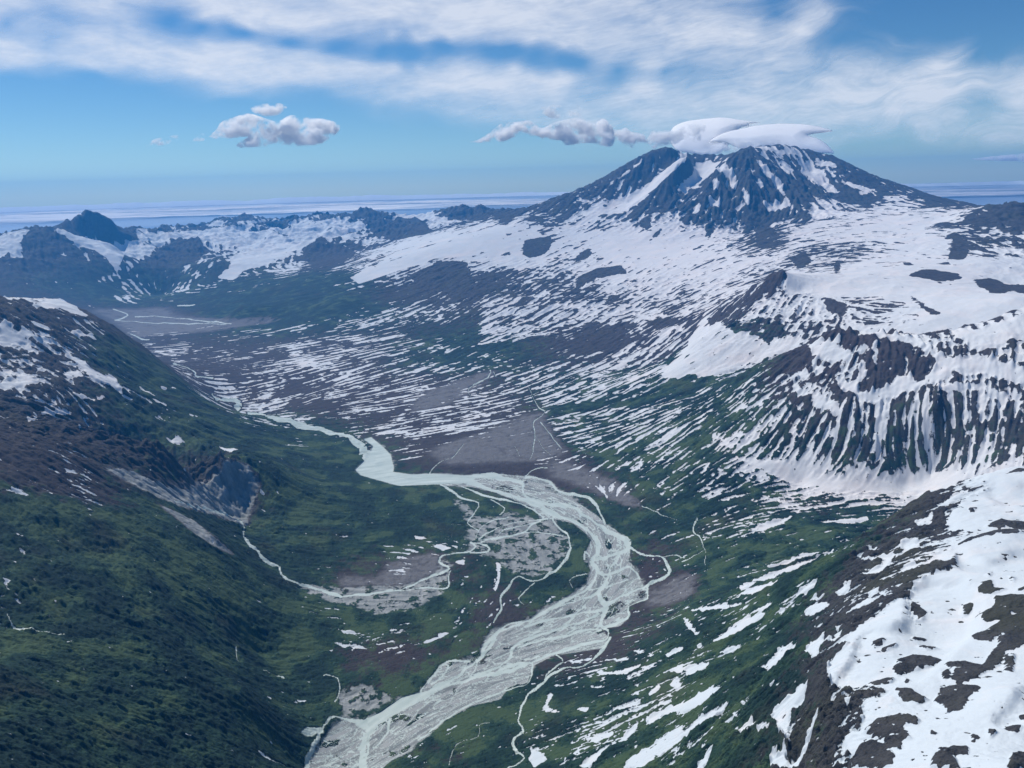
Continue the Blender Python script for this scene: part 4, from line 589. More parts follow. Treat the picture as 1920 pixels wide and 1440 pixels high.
# ------------------------------------------------------------------ snow
aniso = np.clip(field(ANISO, 0.02), 0, 1)
N = STK * (0.3 + 0.62 * aniso) + iso2 * (0.85 - 0.5 * aniso) + iso1 * (0.45 - 0.15 * aniso)
cu1 = Z - blur(Z, 3); cu1 /= np.sqrt(blur(cu1 * cu1, 30)) + 0.3; cu2 = Z - blur(Z, 10); cu2 /= np.sqrt(blur(cu2 * cu2, 60)) + 1.0
N = N + (np.clip(cu1, -2.5, 2.5) * 0.3 + np.clip(cu2, -2.5, 2.5) * 0.4)
N = N / np.sqrt(blur(N * N, 40) + 1e-4)
big = n_at(90, 45, 4); big /= big.std()
COV = COV * (1 - 0.22 * sstep(COV, 0.1, 0.25) * (1 - sstep(COV, 0.45, 0.6)))
SN = np.log(COV / (1 - COV)) / 1.4 - N - 0.55 * big * (1 - sstep(COV, 0.7, 0.96))
SN = SN - 1.6 * sstep(slope, 1.15, 1.9) * (1 - sstep(COV, 0.9, 0.99))
ns = fbm(X, Y, 34, 4, 55, 0.62) * near
rough = iso1 * 0.42 + f1 * 0.25 + ns * 2.0
frb, = smear([n_at(6.5, 34, 2)], 1.8, 24)
NR_ = 0.66 * frb + 0.34 * f2 + 0.36 * f1 + 0.26 * iso1 + 0.3 * iso2; NR_ /= NR_.std()
for pl_, c_ in RIBS:
    _w = blur(fill([pl_]), 4); SN = SN * (1 - _w) + (math.log(c_ / (1 - c_)) / 1.2 - 1.15 * NR_) * _w
w1 = 0.6 * b1 + 0.4 * blur(snowp, 3.5); w2 = 0.6 * b2 + 0.4 * blur(rockp, 3.5)
SN = np.maximum(SN, (w1 - 0.47) * 3.6 + rough); SN = np.minimum(SN, (0.44 - w2) * 3.6 + rough * 1.25 + 0.25)
Z = Z + near * sstep(blur(COVE, 3), 0.6, 0.97) * (fbm(X, Y, 260, 2, 57) * 16 + fbm(X, Y, 90, 2, 58) * 3.0) + near * blur(rockp, 1.6) * (5 + 6 * ns)
bare = 1 - sstep(blur(SN, 0.8), -0.35, 0.25)
Z = Z + near * flatten * bare * (VEGM * ((np.abs(can) * 14 + 3) * (1 - 0.9 * sstep(TONE, 0.52, 0.72)) + can2 * 6) + (1 - VEGM) * (can * 5 + ns * 4) * np.clip(AMP2 / 10, 0.6, 1.3))
wet = np.maximum(bed, np.maximum(pools, chan)); SN = SN - 6 * blur(np.maximum(wet, gravel), 1.0)
# ------------------------------------------------------------------ water: mapped channels and the finer braids between them
wv = 0.5 + 0.5 * np.clip(n_at(28, 95, 2) * 3, -0.9, 1)
br = np.minimum(np.abs(r2 + 0.3 * r1) / (0.2 * (0.4 + wv)), np.abs(r1 + 0.25 * r3) / (0.2 * (0.3 + 1.2 * (1 - wv))))
br2 = np.minimum(np.abs(r1b + 0.15 * r3) / 0.17, np.abs(r1b * 0.6 + 0.5 * r1 + 0.8) / 0.14)
bedi = sstep(blur(bed, 2.5), 0.35, 0.75)
wat = np.maximum(np.clip(1.35 - br, 0, 1) * 0.95, np.clip(1.3 - br2, 0, 1) * 0.74) * bedi
grav = blur(np.maximum(gravel, bed), 1.4); gi = sstep(blur(gravel, 2.5), 0.4, 0.8)
wat = np.maximum(wat, np.clip(1.1 - br2 * 1.4, 0, 1) * 0.42 * gi)
wat = np.maximum(wat, blur(chan, 0.8) * (1.0 + 0.16 * iso1)); wat = np.clip(np.maximum(wat, blur(pools, 1.2) * 1.2), 0, 1)
bars = sstep(f3 * 0.5 + iso2 * 0.8, 1.25, 1.5) * bedi * (1 - blur(np.maximum(chan, pools), 2.0))      # plant-grown islands in the bed
PAL = np.clip(blur(pale, 6) * (1.15 + 0.3 * np.clip(iso1, -1, 1) + 0.9 * fbm(X, Y, 120, 4, 65, 0.6)), 0, 1)
GRV = np.where(bed > 0.5, grav, blur(np.maximum(gravel, bed), 5.0) + 0.10 * iso1 + 0.3 * fbm(X, Y, 110, 4, 64, 0.6)) * (1 - 0.9 * bars)
TONE = np.where(np.maximum(GRV, gravel) > 0.3, 0.5 + 0.14 * r1 + 0.10 * r2 + 0.05 * iso1, TONE)
ASH_LIGHTM = np.clip(field(ASH_LIGHT, 0.05), 0, 1); DIRT_LIGHT = np.clip(ASH_LIGHTM + 0.22 * np.clip(f3 - 0.9, 0, 1) + 0.25 * np.clip(iso2 - 0.8, 0, 1), 0, 1)  # ash and dirt streaks together with the painted snow light
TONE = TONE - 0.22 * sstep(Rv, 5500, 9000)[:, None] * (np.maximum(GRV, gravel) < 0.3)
GRV = np.where(bed > 0.5, GRV, GRV * (1 - 0.75 * sstep(fbm(X, Y, 60, 4, 66, 0.65) + 0.25 * blur(VEGM, 3), 0.16, 0.4)))
VEGM = VEGM * (1 - 0.8 * PAL)
_sc = blur(fill(SCREE), 3.5); GRV = np.maximum(GRV, np.clip(_sc * 0.8 + 0.35 * fbm(X, Y, 90, 4, 67, 0.6) * (_sc > 0.05), 0, 1)); VEGM = VEGM * (1 - 0.85 * sstep(_sc, 0.2, 0.7)); TONE = np.where(_sc > 0.3, 0.45 + 0.16 * f2 + 0.14 * iso1, TONE)
print('masks', time.time() - T00)
# ------------------------------------------------------------------ scene helpers
C = bpy.context.scene.collection
def link(o): C.objects.link(o); return o
def mesh_obj(name, co, faces, mat, kind=None, attrs=None):
    me = bpy.data.meshes.new(name)
    k = faces.shape[1]
    me.vertices.add(len(co)); me.vertices.foreach_set('co', np.ascontiguousarray(co, np.float32).ravel())
    me.loops.add(faces.size); me.loops.foreach_set('vertex_index', np.ascontiguousarray(faces, np.int32).ravel())
    me.polygons.add(len(faces)); me.polygons.foreach_set('loop_start', np.arange(0, faces.size, k, dtype=np.int32))
    me.polygons.foreach_set('use_smooth', np.ones(len(faces), bool))
    for n, a in (attrs or {}).items():
        if a.ndim == 1:
            t = me.attributes.new(n, 'FLOAT', 'POINT'); t.data.foreach_set('value', np.ascontiguousarray(a, np.float32))
        else:
            t = me.attributes.new(n, 'FLOAT_COLOR', 'POINT'); t.data.foreach_set('color', np.ascontiguousarray(a, np.float32).ravel())
    me.update(calc_edges=True)
    me.materials.append(mat)
    o = link(bpy.data.objects.new(name, me))
    if kind: o['kind'] = kind
    return o

class NT_:
    """short hand for building node trees"""
    def __init__(s, tree): s.t = tree; s.t.nodes.clear()
    def n(s, typ, **kw):
        nd = s.t.nodes.new(typ)
        for k, v in kw.items():
            if k.startswith('i_'): nd.inputs[k[2:].replace('_', ' ')].default_value = v
            else: setattr(nd, k, v)
        return nd
    def l(s, a, b): s.t.links.new(a, b)
    def val(s, sock, v):
        if hasattr(v, 'is_output'): s.l(v, sock)
        else: sock.default_value = v
    def math(s, op, a, b=0.0, c=0.0, clamp=False):
        nd = s.n('ShaderNodeMath', operation=op, use_clamp=clamp)
        s.val(nd.inputs[0], a); s.val(nd.inputs[1], b); s.val(nd.inputs[2], c); return nd.outputs[0]
    def ramp(s, v, lo, hi):
        nd = s.n('ShaderNodeMapRange', interpolation_type='SMOOTHSTEP', clamp=True)
        s.val(nd.inputs['Value'], v); s.val(nd.inputs['From Min'], lo); s.val(nd.inputs['From Max'], hi); return nd.outputs['Result']
    def mix(s, f, a, b):
        nd = s.n('ShaderNodeMix', data_type='RGBA'); s.val(nd.inputs[0], f)
        for sock, v in ((nd.inputs[6], a), (nd.inputs[7], b)):
            if hasattr(v, 'is_output'): s.l(v, sock)
            else: sock.default_value = (*v, 1)
        return nd.outputs[2]
    def noise(s, co, scale, detail=3, rough=0.55):
        nd = s.n('ShaderNodeTexNoise'); s.l(co, nd.inputs['Vector']); nd.inputs['Scale'].default_value = scale; nd.inputs['Detail'].default_value = detail; nd.inputs['Roughness'].default_value = rough
        return nd.outputs[0]

def ground_material():
    m = bpy.data.materials.new('ground'); m.use_nodes = True; g = NT_(m.node_tree)
    A = g.n('ShaderNodeAttribute', attribute_name='cover'); B = g.n('ShaderNodeAttribute', attribute_name='stone')
    sa = g.n('ShaderNodeSeparateColor'); g.l(A.outputs['Color'], sa.inputs[0]); sb = g.n('ShaderNodeSeparateColor'); g.l(B.outputs['Color'], sb.inputs[0])
    veg, red, grv, snow = sa.outputs[0], sa.outputs[1], sa.outputs[2], A.outputs['Alpha']
    wat, tone, pal, fine = sb.outputs[0], sb.outputs[1], sb.outputs[2], B.outputs['Alpha']
    co = g.n('ShaderNodeNewGeometry').outputs['Position']
    n1 = g.noise(co, 1 / 9.0, 4, 0.6); n2 = g.noise(co, 1 / 60.0, 5, 0.6); n3 = g.noise(co, 1 / 320.0, 4, 0.55)
    n0 = g.noise(co, 1 / 3.5, 3, 0.65); rock = g.mix(g.ramp(g.math('ADD', g.math('MULTIPLY', n2, .6), g.math('MULTIPLY', g.math('ADD', n1, n0), .3)), 0.38, 0.72), (.011, .013, .015), (.064, .062, .060))
    rock = g.mix(g.math('MULTIPLY', g.ramp(n3, 0.5, 0.66), 0.6), rock, (.050, .052, .030))
    redc = g.mix(n2, (.027, .023, .027), (.080, .062, .061))
    col = g.mix(red, rock, redc)
    pc = g.mix(n1, (.10, .10, .104), (.215, .21, .21)); col = g.mix(pal, col, pc)
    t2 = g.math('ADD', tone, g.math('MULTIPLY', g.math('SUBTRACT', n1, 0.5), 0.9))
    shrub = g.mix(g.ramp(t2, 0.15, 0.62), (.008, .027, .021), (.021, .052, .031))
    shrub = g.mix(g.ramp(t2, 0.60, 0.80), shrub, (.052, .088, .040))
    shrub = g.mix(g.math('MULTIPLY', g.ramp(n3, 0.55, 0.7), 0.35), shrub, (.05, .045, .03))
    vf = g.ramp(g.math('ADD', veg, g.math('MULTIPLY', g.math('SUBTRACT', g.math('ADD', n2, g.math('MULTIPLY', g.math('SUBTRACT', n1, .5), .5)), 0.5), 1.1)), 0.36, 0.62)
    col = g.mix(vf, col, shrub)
    gc = g.mix(g.ramp(g.math('ADD', tone, g.math('MULTIPLY', g.math('SUBTRACT', n1, .5), .6)), 0.0, 1.0), (.18, .197, .192), (.36, .37, .355)); col = g.mix(g.ramp(g.math('ADD', grv, g.math('MULTIPLY', g.math('SUBTRACT', n1, .5), .5)), 0.3, 0.7), col, gc)
    wc = g.mix(g.math('ADD', g.math('MULTIPLY', n3, .4), g.math('MULTIPLY', tone, .6)), (.36, .44, .40), (.66, .72, .65))
    wf = g.ramp(g.math('ADD', wat, g.math('MULTIPLY', g.math('SUBTRACT', n1, .5), .4)), 0.12, 0.82)
    col = g.mix(wf, col, wc)
    s2 = g.math('ADD', snow, g.math('MULTIPLY', g.math('SUBTRACT', n1, 0.5), 1.0)); s2 = g.math('ADD', s2, g.math('MULTIPLY', g.math('SUBTRACT', n2, .5), 0.5))
    sf = g.ramp(s2, -0.12, 0.16)
    dirty = g.ramp(n3, 0.45, 0.75)
    sc = g.mix(g.math('ADD', fine, g.math('MULTIPLY', g.math('SUBTRACT', dirty, .5), 0.35), clamp=True), (.59, .64, .66), (.74, .695, .67))  # near snow tint painted as cloud-shaded; far tint warmed against blue haze light
    col = g.mix(sf, col, sc)
    bs = g.n('ShaderNodeBsdfPrincipled'); g.l(col, bs.inputs['Base Color'])
    rg = g.math('SUBTRACT', 0.92, g.math('MULTIPLY', wf, 0.5)); g.l(rg, bs.inputs['Roughness'])
    bs.inputs['Specular IOR Level'].default_value = 0.25
    b = g.n('ShaderNodeBump'); b.inputs['Distance'].default_value = 1.0
    hh = g.math('MULTIPLY', g.math('ADD', g.math('MULTIPLY', g.math('ADD', n1, g.math('MULTIPLY', n0, .4)), 6.0), g.math('MULTIPLY', n2, 16.0)), g.math('SUBTRACT', 1.0, g.math('MAXIMUM', g.math('MULTIPLY', sf, .86), g.math('MAXIMUM', wf, g.math('MULTIPLY', grv, .9)))))
    g.l(hh, b.inputs['Height']); b.inputs['Strength'].default_value = 0.8; g.l(b.outputs[0], bs.inputs['Normal'])
    out = g.n('ShaderNodeOutputMaterial'); g.l(bs.outputs[0], out.inputs[0])
    return m
GM = ground_material()
# ------------------------------------------------------------------ the land, one object for each landform
LAND = [('far_mountains', [(0,400),(970,385),(975,420),(640,470),(620,500),(330,530),(0,540)]),
 ('volcano', [(970,385),(1200,200),(1600,200),(1925,370),(1925,500),(1700,505),(1480,500),(1400,540),(1290,620),(1240,660),(1000,650),(860,600),(640,600),(330,592),(640,500)]),
 ('snowy_hills', [(1480,500),(1700,505),(1925,500),(1925,570),(1660,620),(1570,618),(1400,690),(1250,745),(1200,760),(1230,660),(1290,620),(1400,540)]),
 ('brown_hill', [(1250,745),(1400,690),(1570,618),(1925,570),(1925,890),(1700,940),(1400,930),(1200,890),(1080,880),(1060,780)]),
 ('snowy_ridge', [(1925,880),(1830,885),(1640,975),(1500,1060),(1280,1120),(1250,1220),(1020,1330),(960,1445),(1925,1445)]),
 ('rocky_mountain', [(0,560),(120,550),(260,640),(430,770),(640,850),(660,900),(480,960),(330,945),(230,890),(0,825)]),
 ('forested_slope', [(0,825),(100,835),(230,900),(330,945),(460,1010),(560,1110),(640,1160),(600,1290),(560,1445),(0,1445)])]
def inside(px, py, pl):
    c = False
    for (x0, y0), (x1, y1) in zip(pl, pl[1:] + pl[:1]):
        if (y0 > py) != (y1 > py) and px < (x1 - x0) * (py - y0) / (y1 - y0) + x0: c = not c
    return c
sp = [(a, b) for a, b, *_ in SNOW + RUG + VEG]
lab = np.array([next((k + 1 for k, (n, pl) in enumerate(LAND) if inside(a, b, pl)), 0) for a, b in sp])
si, sj = at([a for a, b in sp], [b for a, b in sp])
k4 = max(2, int(6 * Q))
ci = np.arange(0, NR, k4); cj = np.arange(0, NT, k4)
best = np.full((len(ci), len(cj)), 1e9, np.float32); reg = np.zeros((len(ci), len(cj)), np.int8)
for q in range(len(sp)):
    d = ((ci[:, None] - si[q]) * DL) ** 2 + ((cj[None, :] - sj[q]) * DT) ** 2
    m_ = d < best; best[m_] = d[m_]; reg[m_] = lab[q]
REG = np.repeat(np.repeat(reg, k4, 0), k4, 1)[:NR, :NT]
REG = np.where(bed > 0.5, 9, REG)
co = np.stack([X, Y, Z], -1).reshape(-1, 3)
cover = np.stack([VEGM, REDM, GRV, SN], -1).reshape(-1, 4).astype(np.float32)
stone = np.stack([wat, TONE, PAL, DIRT_LIGHT], -1).reshape(-1, 4).astype(np.float32)
idx = np.arange(NR * NT, dtype=np.int32).reshape(NR, NT)
fr = np.stack([idx[:-1, :-1], idx[1:, :-1], idx[1:, 1:], idx[:-1, 1:]], -1)[:, :, ::-1]
for k, nm in [(0, 'valley_floor')] + [(q + 1, n) for q, (n, _) in enumerate(LAND)] + [(9, 'river')]:
    f = fr[REG[:-1, :-1] == k]
    if not len(f): continue
    used = np.zeros(NR * NT, bool); used[f.ravel()] = True
    new = np.cumsum(used, dtype=np.int32) - 1
    mesh_obj(nm, co[used], new[f], GM, 'structure', {'cover': cover[used], 'stone': stone[used]})
# coarser ground carried on beyond the surveyed sector, to both sides and under the flight path
def carry(name, th, r, jr, ir):
    TT, RR = np.meshgrid(th, r); zz = Z[ir[:, None], jr[None, :]]
    off = np.clip(np.abs(TT) - TH1, 0, 9) + np.clip(np.log(R0 / RR), 0, 9)
    zz = zz * (1 - 0.25 * sstep(off, 0, 0.8)) + np.minimum(off * 3, 1) * 25 * fbm((RR * np.sin(TT)).astype(np.float32), (RR * np.cos(TT)).astype(np.float32), 300, 5, 63)
    c = np.stack([RR * np.sin(TT), RR * np.cos(TT), zz], -1).reshape(-1, 3)
    q = np.arange(TT.size).reshape(TT.shape); f = np.stack([q[:-1, :-1], q[1:, :-1], q[1:, 1:], q[:-1, 1:]], -1).reshape(-1, 4)[:, ::-1]
    pick = lambda a: a.reshape(NR, NT, 4)[ir[:, None], jr[None, :]].reshape(-1, 4)
    mesh_obj(name, c, f, GM, 'structure', {'cover': pick(cover), 'stone': pick(stone)})
ks = np.arange(0, NR); rs = Rv[ks]
for sgn, edge in ((-1, 0), (1, NT - 1)):
    ta = sgn * np.linspace(TH1, math.radians(80), 110)
    if sgn < 0: ta = ta[::-1]
    mirror = np.clip(edge - sgn * (np.abs(np.arange(110) - (109 if sgn < 0 else 0)) * 6), 0, NT - 1)
    carry('hills', ta, rs, mirror, ks)
kj = np.arange(0, NT); ra = np.exp(np.linspace(math.log(60), math.log(Rv[0]), 90))
carry('hills', THv[kj], ra, kj, np.clip((89 - np.arange(90)) * 5, 0, NR - 1))
print('land', time.time() - T00)
# ------------------------------------------------------------------ the sea out to the horizon
def simple(name, colr, rough=0.8):
    m = bpy.data.materials.new(name); m.use_nodes = True
    b = m.node_tree.nodes['Principled BSDF']; b.inputs['Base Color'].default_value = (*colr, 1); b.inputs['Roughness'].default_value = rough
    return m
ms = bpy.data.materials.new('sea'); ms.use_nodes = True; g = NT_(ms.node_tree)
p = g.n('ShaderNodeNewGeometry').outputs['Position']; nz = g.noise(p, 1 / 9000.0, 4); bs = g.n('ShaderNodeBsdfPrincipled'); g.l(g.mix(nz, (.26, .31, .35), (.32, .37, .41)), bs.inputs['Base Color'])  # sun glint and haze on the water put into this pale colour
bs.inputs['Roughness'].default_value = 0.45; o_ = g.n('ShaderNodeOutputMaterial'); g.l(bs.outputs[0], o_.inputs[0])
BOX = 36000.0
gx = np.linspace(-35800, 35800, 60); sx, sy = np.meshgrid(gx, gx); sco = np.stack([sx.ravel(), sy.ravel(), np.full(sx.size, -70.0)], 1)
ii = np.arange(sx.size).reshape(60, 60); sf = np.stack([ii[:-1, :-1], ii[:-1, 1:], ii[1:, 1:], ii[1:, :-1]], -1).reshape(-1, 4)
mesh_obj('sea', sco, sf, ms, 'structure')
# ------------------------------------------------------------------ air
HZ_TOP = max(float(Z.max()) + 15, H + 40); print('haze top', HZ_TOP, 'at', np.unravel_index(Z.argmax(), Z.shape))
mh = bpy.data.materials.new('haze'); mh.use_nodes = True; g = NT_(mh.node_tree)
pv = g.n('ShaderNodeVolumePrincipled'); pv.inputs['Color'].default_value = HAZE_COL; pv.inputs['Density'].default_value = HAZE_DEN; pv.inputs['Anisotropy'].default_value = 0.35
o_ = g.n('ShaderNodeOutputMaterial'); g.l(pv.outputs[0], o_.inputs['Volume'])
zb, zt = -140.0 if Z.min() > -130 else float(Z.min()) - 5, HZ_TOP
bc = np.array([(x, y, z) for z in (zb, zt) for y in (-BOX, BOX) for x in (-BOX, BOX)], np.float32)
bf = np.array([(0, 2, 3, 1), (4, 5, 7, 6), (0, 1, 5, 4), (2, 6, 7, 3), (0, 4, 6, 2), (1, 3, 7, 5)], np.int32)
hz = mesh_obj('haze', bc, bf, mh, 'stuff'); hz.data.polygons.foreach_set('use_smooth', np.zeros(6, bool))
# ------------------------------------------------------------------ light
SUN_AZ, SUN_EL = math.radians(SUN[0]), math.radians(SUN[1])      # azimuth clockwise from the view direction (+Y)
import mathutils
sun = bpy.data.lights.new('sun', 'SUN'); sun.energy = SUN[2]; sun.angle = math.radians(0.53); sun.color = (1.0, 0.965, 0.91)
so = link(bpy.data.objects.new('sun', sun))
sd = mathutils.Vector((math.sin(SUN_AZ) * math.cos(SUN_EL), math.cos(SUN_AZ) * math.cos(SUN_EL), math.sin(SUN_EL)))
so.rotation_euler = (-sd).to_track_quat('-Z', 'Y').to_euler()
wd = bpy.data.worlds.new('World'); bpy.context.scene.world = wd; wd.use_nodes = True; g = NT_(wd.node_tree)
sky = g.n('ShaderNodeTexSky'); sky.sky_type = 'NISHITA'; sky.sun_disc = False; sky.sun_elevation = SUN_EL; sky.sun_rotation = SUN_AZ
sky.altitude = 2000; sky.air_density = 1.0; sky.dust_density = 0.2; sky.ozone_density = 3.0
hsv = g.n('ShaderNodeHueSaturation'); hsv.inputs['Saturation'].default_value = SKY_SAT; g.l(sky.outputs[0], hsv.inputs['Color'])
bg = g.n('ShaderNodeBackground'); tint = g.n('ShaderNodeMix', data_type='RGBA', blend_type='MULTIPLY'); tint.inputs[0].default_value = 1; g.l(hsv.outputs[0], tint.inputs[6]); tint.inputs[7].default_value = (*SKY_TINT, 1); g.l(tint.outputs[2], bg.inputs[0]); bg.inputs[1].default_value = SKY_STR
o_ = g.n('ShaderNodeOutputWorld'); g.l(bg.outputs[0], o_.inputs[0])
# ------------------------------------------------------------------ camera
cam = bpy.data.cameras.new('camera'); co_ = link(bpy.data.objects.new('camera', cam))
co_.matrix_world = mathutils.Matrix(((RT[0], UP[0], -FWD[0], 0), (RT[1], UP[1], -FWD[1], 0), (RT[2], UP[2], -FWD[2], H), (0, 0, 0, 1)))
cam.sensor_width = 36; cam.lens = 36 * FPX / 1920; cam.clip_start = 5; cam.clip_end = 600000
sc = bpy.context.scene; sc.camera = co_
sc.view_settings.view_transform = 'Standard'; sc.view_settings.look = 'None'; sc.view_settings.exposure = EXPO; sc.view_settings.gamma = 1
sc.cycles.max_bounces = max(5, VB + 1); sc.cycles.diffuse_bounces = 2; sc.cycles.glossy_bounces = 1; sc.cycles.transmission_bounces = 2; sc.cycles.volume_bounces = VB; sc.cycles.transparent_max_bounces = 24
sc.cycles.use_denoising = True
print('done', time.time() - T00)
# ------------------------------------------------------------------ clouds: each traced outline gets its own distance, size and thickness
def cloud_material(name, soft, scale, trans):
    m = bpy.data.materials.new(name); m.use_nodes = True; g = NT_(m.node_tree)
    e = g.n('ShaderNodeAttribute', attribute_name='edge').outputs['Fac']
    p = g.n('ShaderNodeNewGeometry').outputs['Position']
    nz = g.math('SUBTRACT', g.noise(p, 1 / scale, 5, 0.62), 0.5)
    a = g.ramp(g.math('ADD', e, g.math('MULTIPLY', nz, soft * 2.0)), 0.0, soft)
    ms = g.n('ShaderNodeBsdfPrincipled'); ms.inputs['Base Color'].default_value = (.985, .985, .985, 1); ms.inputs['Roughness'].default_value = 1; ms.inputs['Specular IOR Level'].default_value = 0
    ms.inputs['Subsurface Weight'].default_value = 1; ms.inputs['Subsurface Radius'].default_value = (1, 1, 1); ms.inputs['Subsurface Scale'].default_value = trans; ms.inputs['IOR'].default_value = 1.01
    tr = g.n('ShaderNodeBsdfTransparent'); mx = g.n('ShaderNodeMixShader'); g.l(a, mx.inputs[0]); g.l(tr.outputs[0], mx.inputs[1]); g.l(ms.outputs[0], mx.inputs[2])
    o = g.n('ShaderNodeOutputMaterial'); g.l(mx.outputs[0], o.inputs[0]); return m
def air_cloud(name, dens, scale, lo=0.44, hi=0.66):
    """a closed body of bright droplets, thick and thin in places"""
    m = bpy.data.materials.new(name); m.use_nodes = True; g = NT_(m.node_tree)
    p = g.n('ShaderNodeNewGeometry').outputs['Position']
    a = g.noise(p, 1 / scale, 8, 0.66)
    v = g.n('ShaderNodeVolumeScatter'); v.inputs['Color'].default_value = (1, 1, 1, 1); v.inputs['Anisotropy'].default_value = 0.2
    g.l(g.math('MULTIPLY', g.ramp(a, lo, hi), dens), v.inputs['Density'])
    o = g.n('ShaderNodeOutputMaterial'); g.l(v.outputs[0], o.inputs['Volume']); m.cycles.volume_step_rate = 0.12; return m
def unit(px, py):
    a = (np.asarray(px) - 960.0) / FPX; b = (720.0 - np.asarray(py)) / FPX
    d = FWD + a[..., None] * RT + b[..., None] * UP
    return d / np.hypot(d[..., 0], d[..., 1])[..., None]
def cloud(name, outline, dist, mat, label, group=None, depth=1.0, puff=0.0, puff_px=12.0, step=1.4, lean=0.0, cat='cloud', seed=1):
    if puff or mat is m_thin:
        oc = np.mean([q[:2] for q in outline], 0); outline = [tuple(oc + (np.array(q[:2]) - oc) * 1.08 + np.sign(np.array(q[:2]) - oc) * 1.5) for q in outline]
    pl = np.array([p[:2] for p in smooth_line([(*q[:2], 1) for q in outline] + [(*outline[0][:2], 1)])])
    x0, y0 = pl.min(0) - 2; x1, y1 = pl.max(0) + 2
    nx, ny = max(8, int((x1 - x0) / step)), max(8, int((y1 - y0) / step))
    gx, gy = np.meshgrid(np.linspace(x0, x1, nx), np.linspace(y0, y1, ny))
    ins = np.zeros(gx.shape, bool); dm = np.full(gx.shape, 1e9)
    for (ax, ay), (bx, by) in zip(pl, np.roll(pl, -1, 0)):
        if ay != by:
            c = ((ay > gy) != (by > gy)) & (gx < (bx - ax) * (gy - ay) / (by - ay) + ax); ins ^= c
        ex, ey = bx - ax, by - ay; L = ex * ex + ey * ey + 1e-9
        t = np.clip(((gx - ax) * ex + (gy - ay) * ey) / L, 0, 1)
        dm = np.minimum(dm, np.hypot(gx - ax - t * ex, gy - ay - t * ey))
    dd = np.where(ins, dm, 0.0)
    mpp = dist / FPX
    hh = np.sqrt(np.minimum(dd, 30) * (y1 - y0) * 0.30) * depth                       # half thickness in px
    def bil(sd):
        X_ = (gx / puff_px).astype(np.float32); Y_ = (gy / puff_px).astype(np.float32)
        return (np.sqrt(_gn(X_, Y_, sd) ** 2 + 0.02) + 0.45 * np.sqrt(_gn(X_ * 2.1 + 5, Y_ * 2.1, sd + 1) ** 2 + .02))
    verts, ed = [], []
    for side in (-1, 1):
        p_ = (0.8 - bil(seed * 10 + side)) * 0.6 * puff * np.clip(dd / 6, 0, 1) if puff else 0.0
        off = side * (hh + p_ * puff_px) + lean * (y1 - gy)
        U = unit(gx, gy)
        P = np.array([0, 0, H]) + U * dist; P[..., :2] += U[..., :2] * (off * mpp)[..., None]
        verts.append(P.reshape(-1, 3)); ed.append(dd.ravel())
    n = nx * ny; ii = np.arange(n).reshape(ny, nx)
    q = np.stack([ii[:-1, :-1], ii[:-1, 1:], ii[1:, 1:], ii[1:, :-1]], -1).reshape(-1, 4)
    keep = (dd.ravel()[q] > 0).any(1)
    q = q[keep]; f = np.concatenate([q[:, ::-1], q + n], 0)
    co = np.concatenate(verts, 0); edge = np.concatenate(ed, 0)
    # weld the rim
    rim = dd.ravel() <= 0; mp = np.arange(2 * n); mp[n:][rim] = np.arange(n)[rim]; f = mp[f]
    used = np.zeros(2 * n, bool); used[f.ravel()] = True; new = np.cumsum(used) - 1
    ctr = co[used].mean(0)
    o = mesh_obj(name, co[used] - ctr, new[f].astype(np.int32), mat, None, {'edge': edge[used].astype(np.float32)})
    o.location = ctr
    o['label'] = label; o['category'] = cat
    if group: o['group'] = group
    return o
ZA = lambda pl: [(880 + x / 4.364, 180 + y / 4.364) for x, y in pl]
ZL = lambda pl: [(1200 + x / 4.364, 290 - (430 - y) / 4.364 * 1.16) for x, y in pl]
ZB = lambda pl: [(1200 + x / 4.364, 190 + y / 4.364) for x, y in pl]
ZC = lambda pl: [(x / 2, y / 2) for x, y in pl]
m_lens = cloud_material('lens_cloud', 2.6, 1800, 900); m_puff = air_cloud('puff_cloud', 0.020, 440); m_thin = air_cloud('thin_cloud', 0.016, 440); m_far = air_cloud('far_cloud', 0.02, 500, 0.3, 0.6)
cloud('lenticular_cloud', ZL([(240,250),(280,190),(400,145),(600,118),(700,115),(850,140),(1000,165),(900,182),(960,198),(830,215),(760,300),(700,380),(560,420),(480,430),(400,420),(300,400),(250,340)]), 28500, m_lens, 'rounded grey-bellied cap cloud behind the left peak of the volcano', 'clouds over the volcano', 1.2, lean=2.0, seed=3)
cloud('lenticular_cloud', ZL([(560,330),(650,270),(750,235),(870,210),(950,190),(1100,175),(1350,180),(1500,210),(1590,240),(1520,255),(1380,275),(1450,300),(1520,340),(1585,400),(1590,425),(1540,425),(1400,415),(1250,405),(1150,380),(1040,380),(900,390),(800,380),(700,340)]), 27600, m_lens, 'smooth white lens-shaped cloud with a pointed right tip over the summit', 'clouds over the volcano', 1.2, lean=2.0, seed=4)
cloud('cumulus_cloud', ZB([(450,390),(500,385),(600,365),(700,330),(780,305),(880,300),(950,340),(965,380),(900,400),(800,415),(700,420),(600,425),(500,420)]), 27000, m_puff, 'ragged white cloud roll hanging in the saddle between the two peaks', 'clouds over the volcano', 0.9, 0.7, 13, lean=0.9, seed=5)
cloud('cumulus_cloud', ZB([(250,330),(255,270),(330,230),(400,190),(470,190),(520,195),(525,230),(500,265),(485,300),(470,325),(400,310),(360,300),(300,340)]), 27800, m_puff, 'bright puffs along the left rim of the rounded cap cloud', 'clouds over the volcano', 0.8, 0.8, 9, lean=0.9, seed=6)
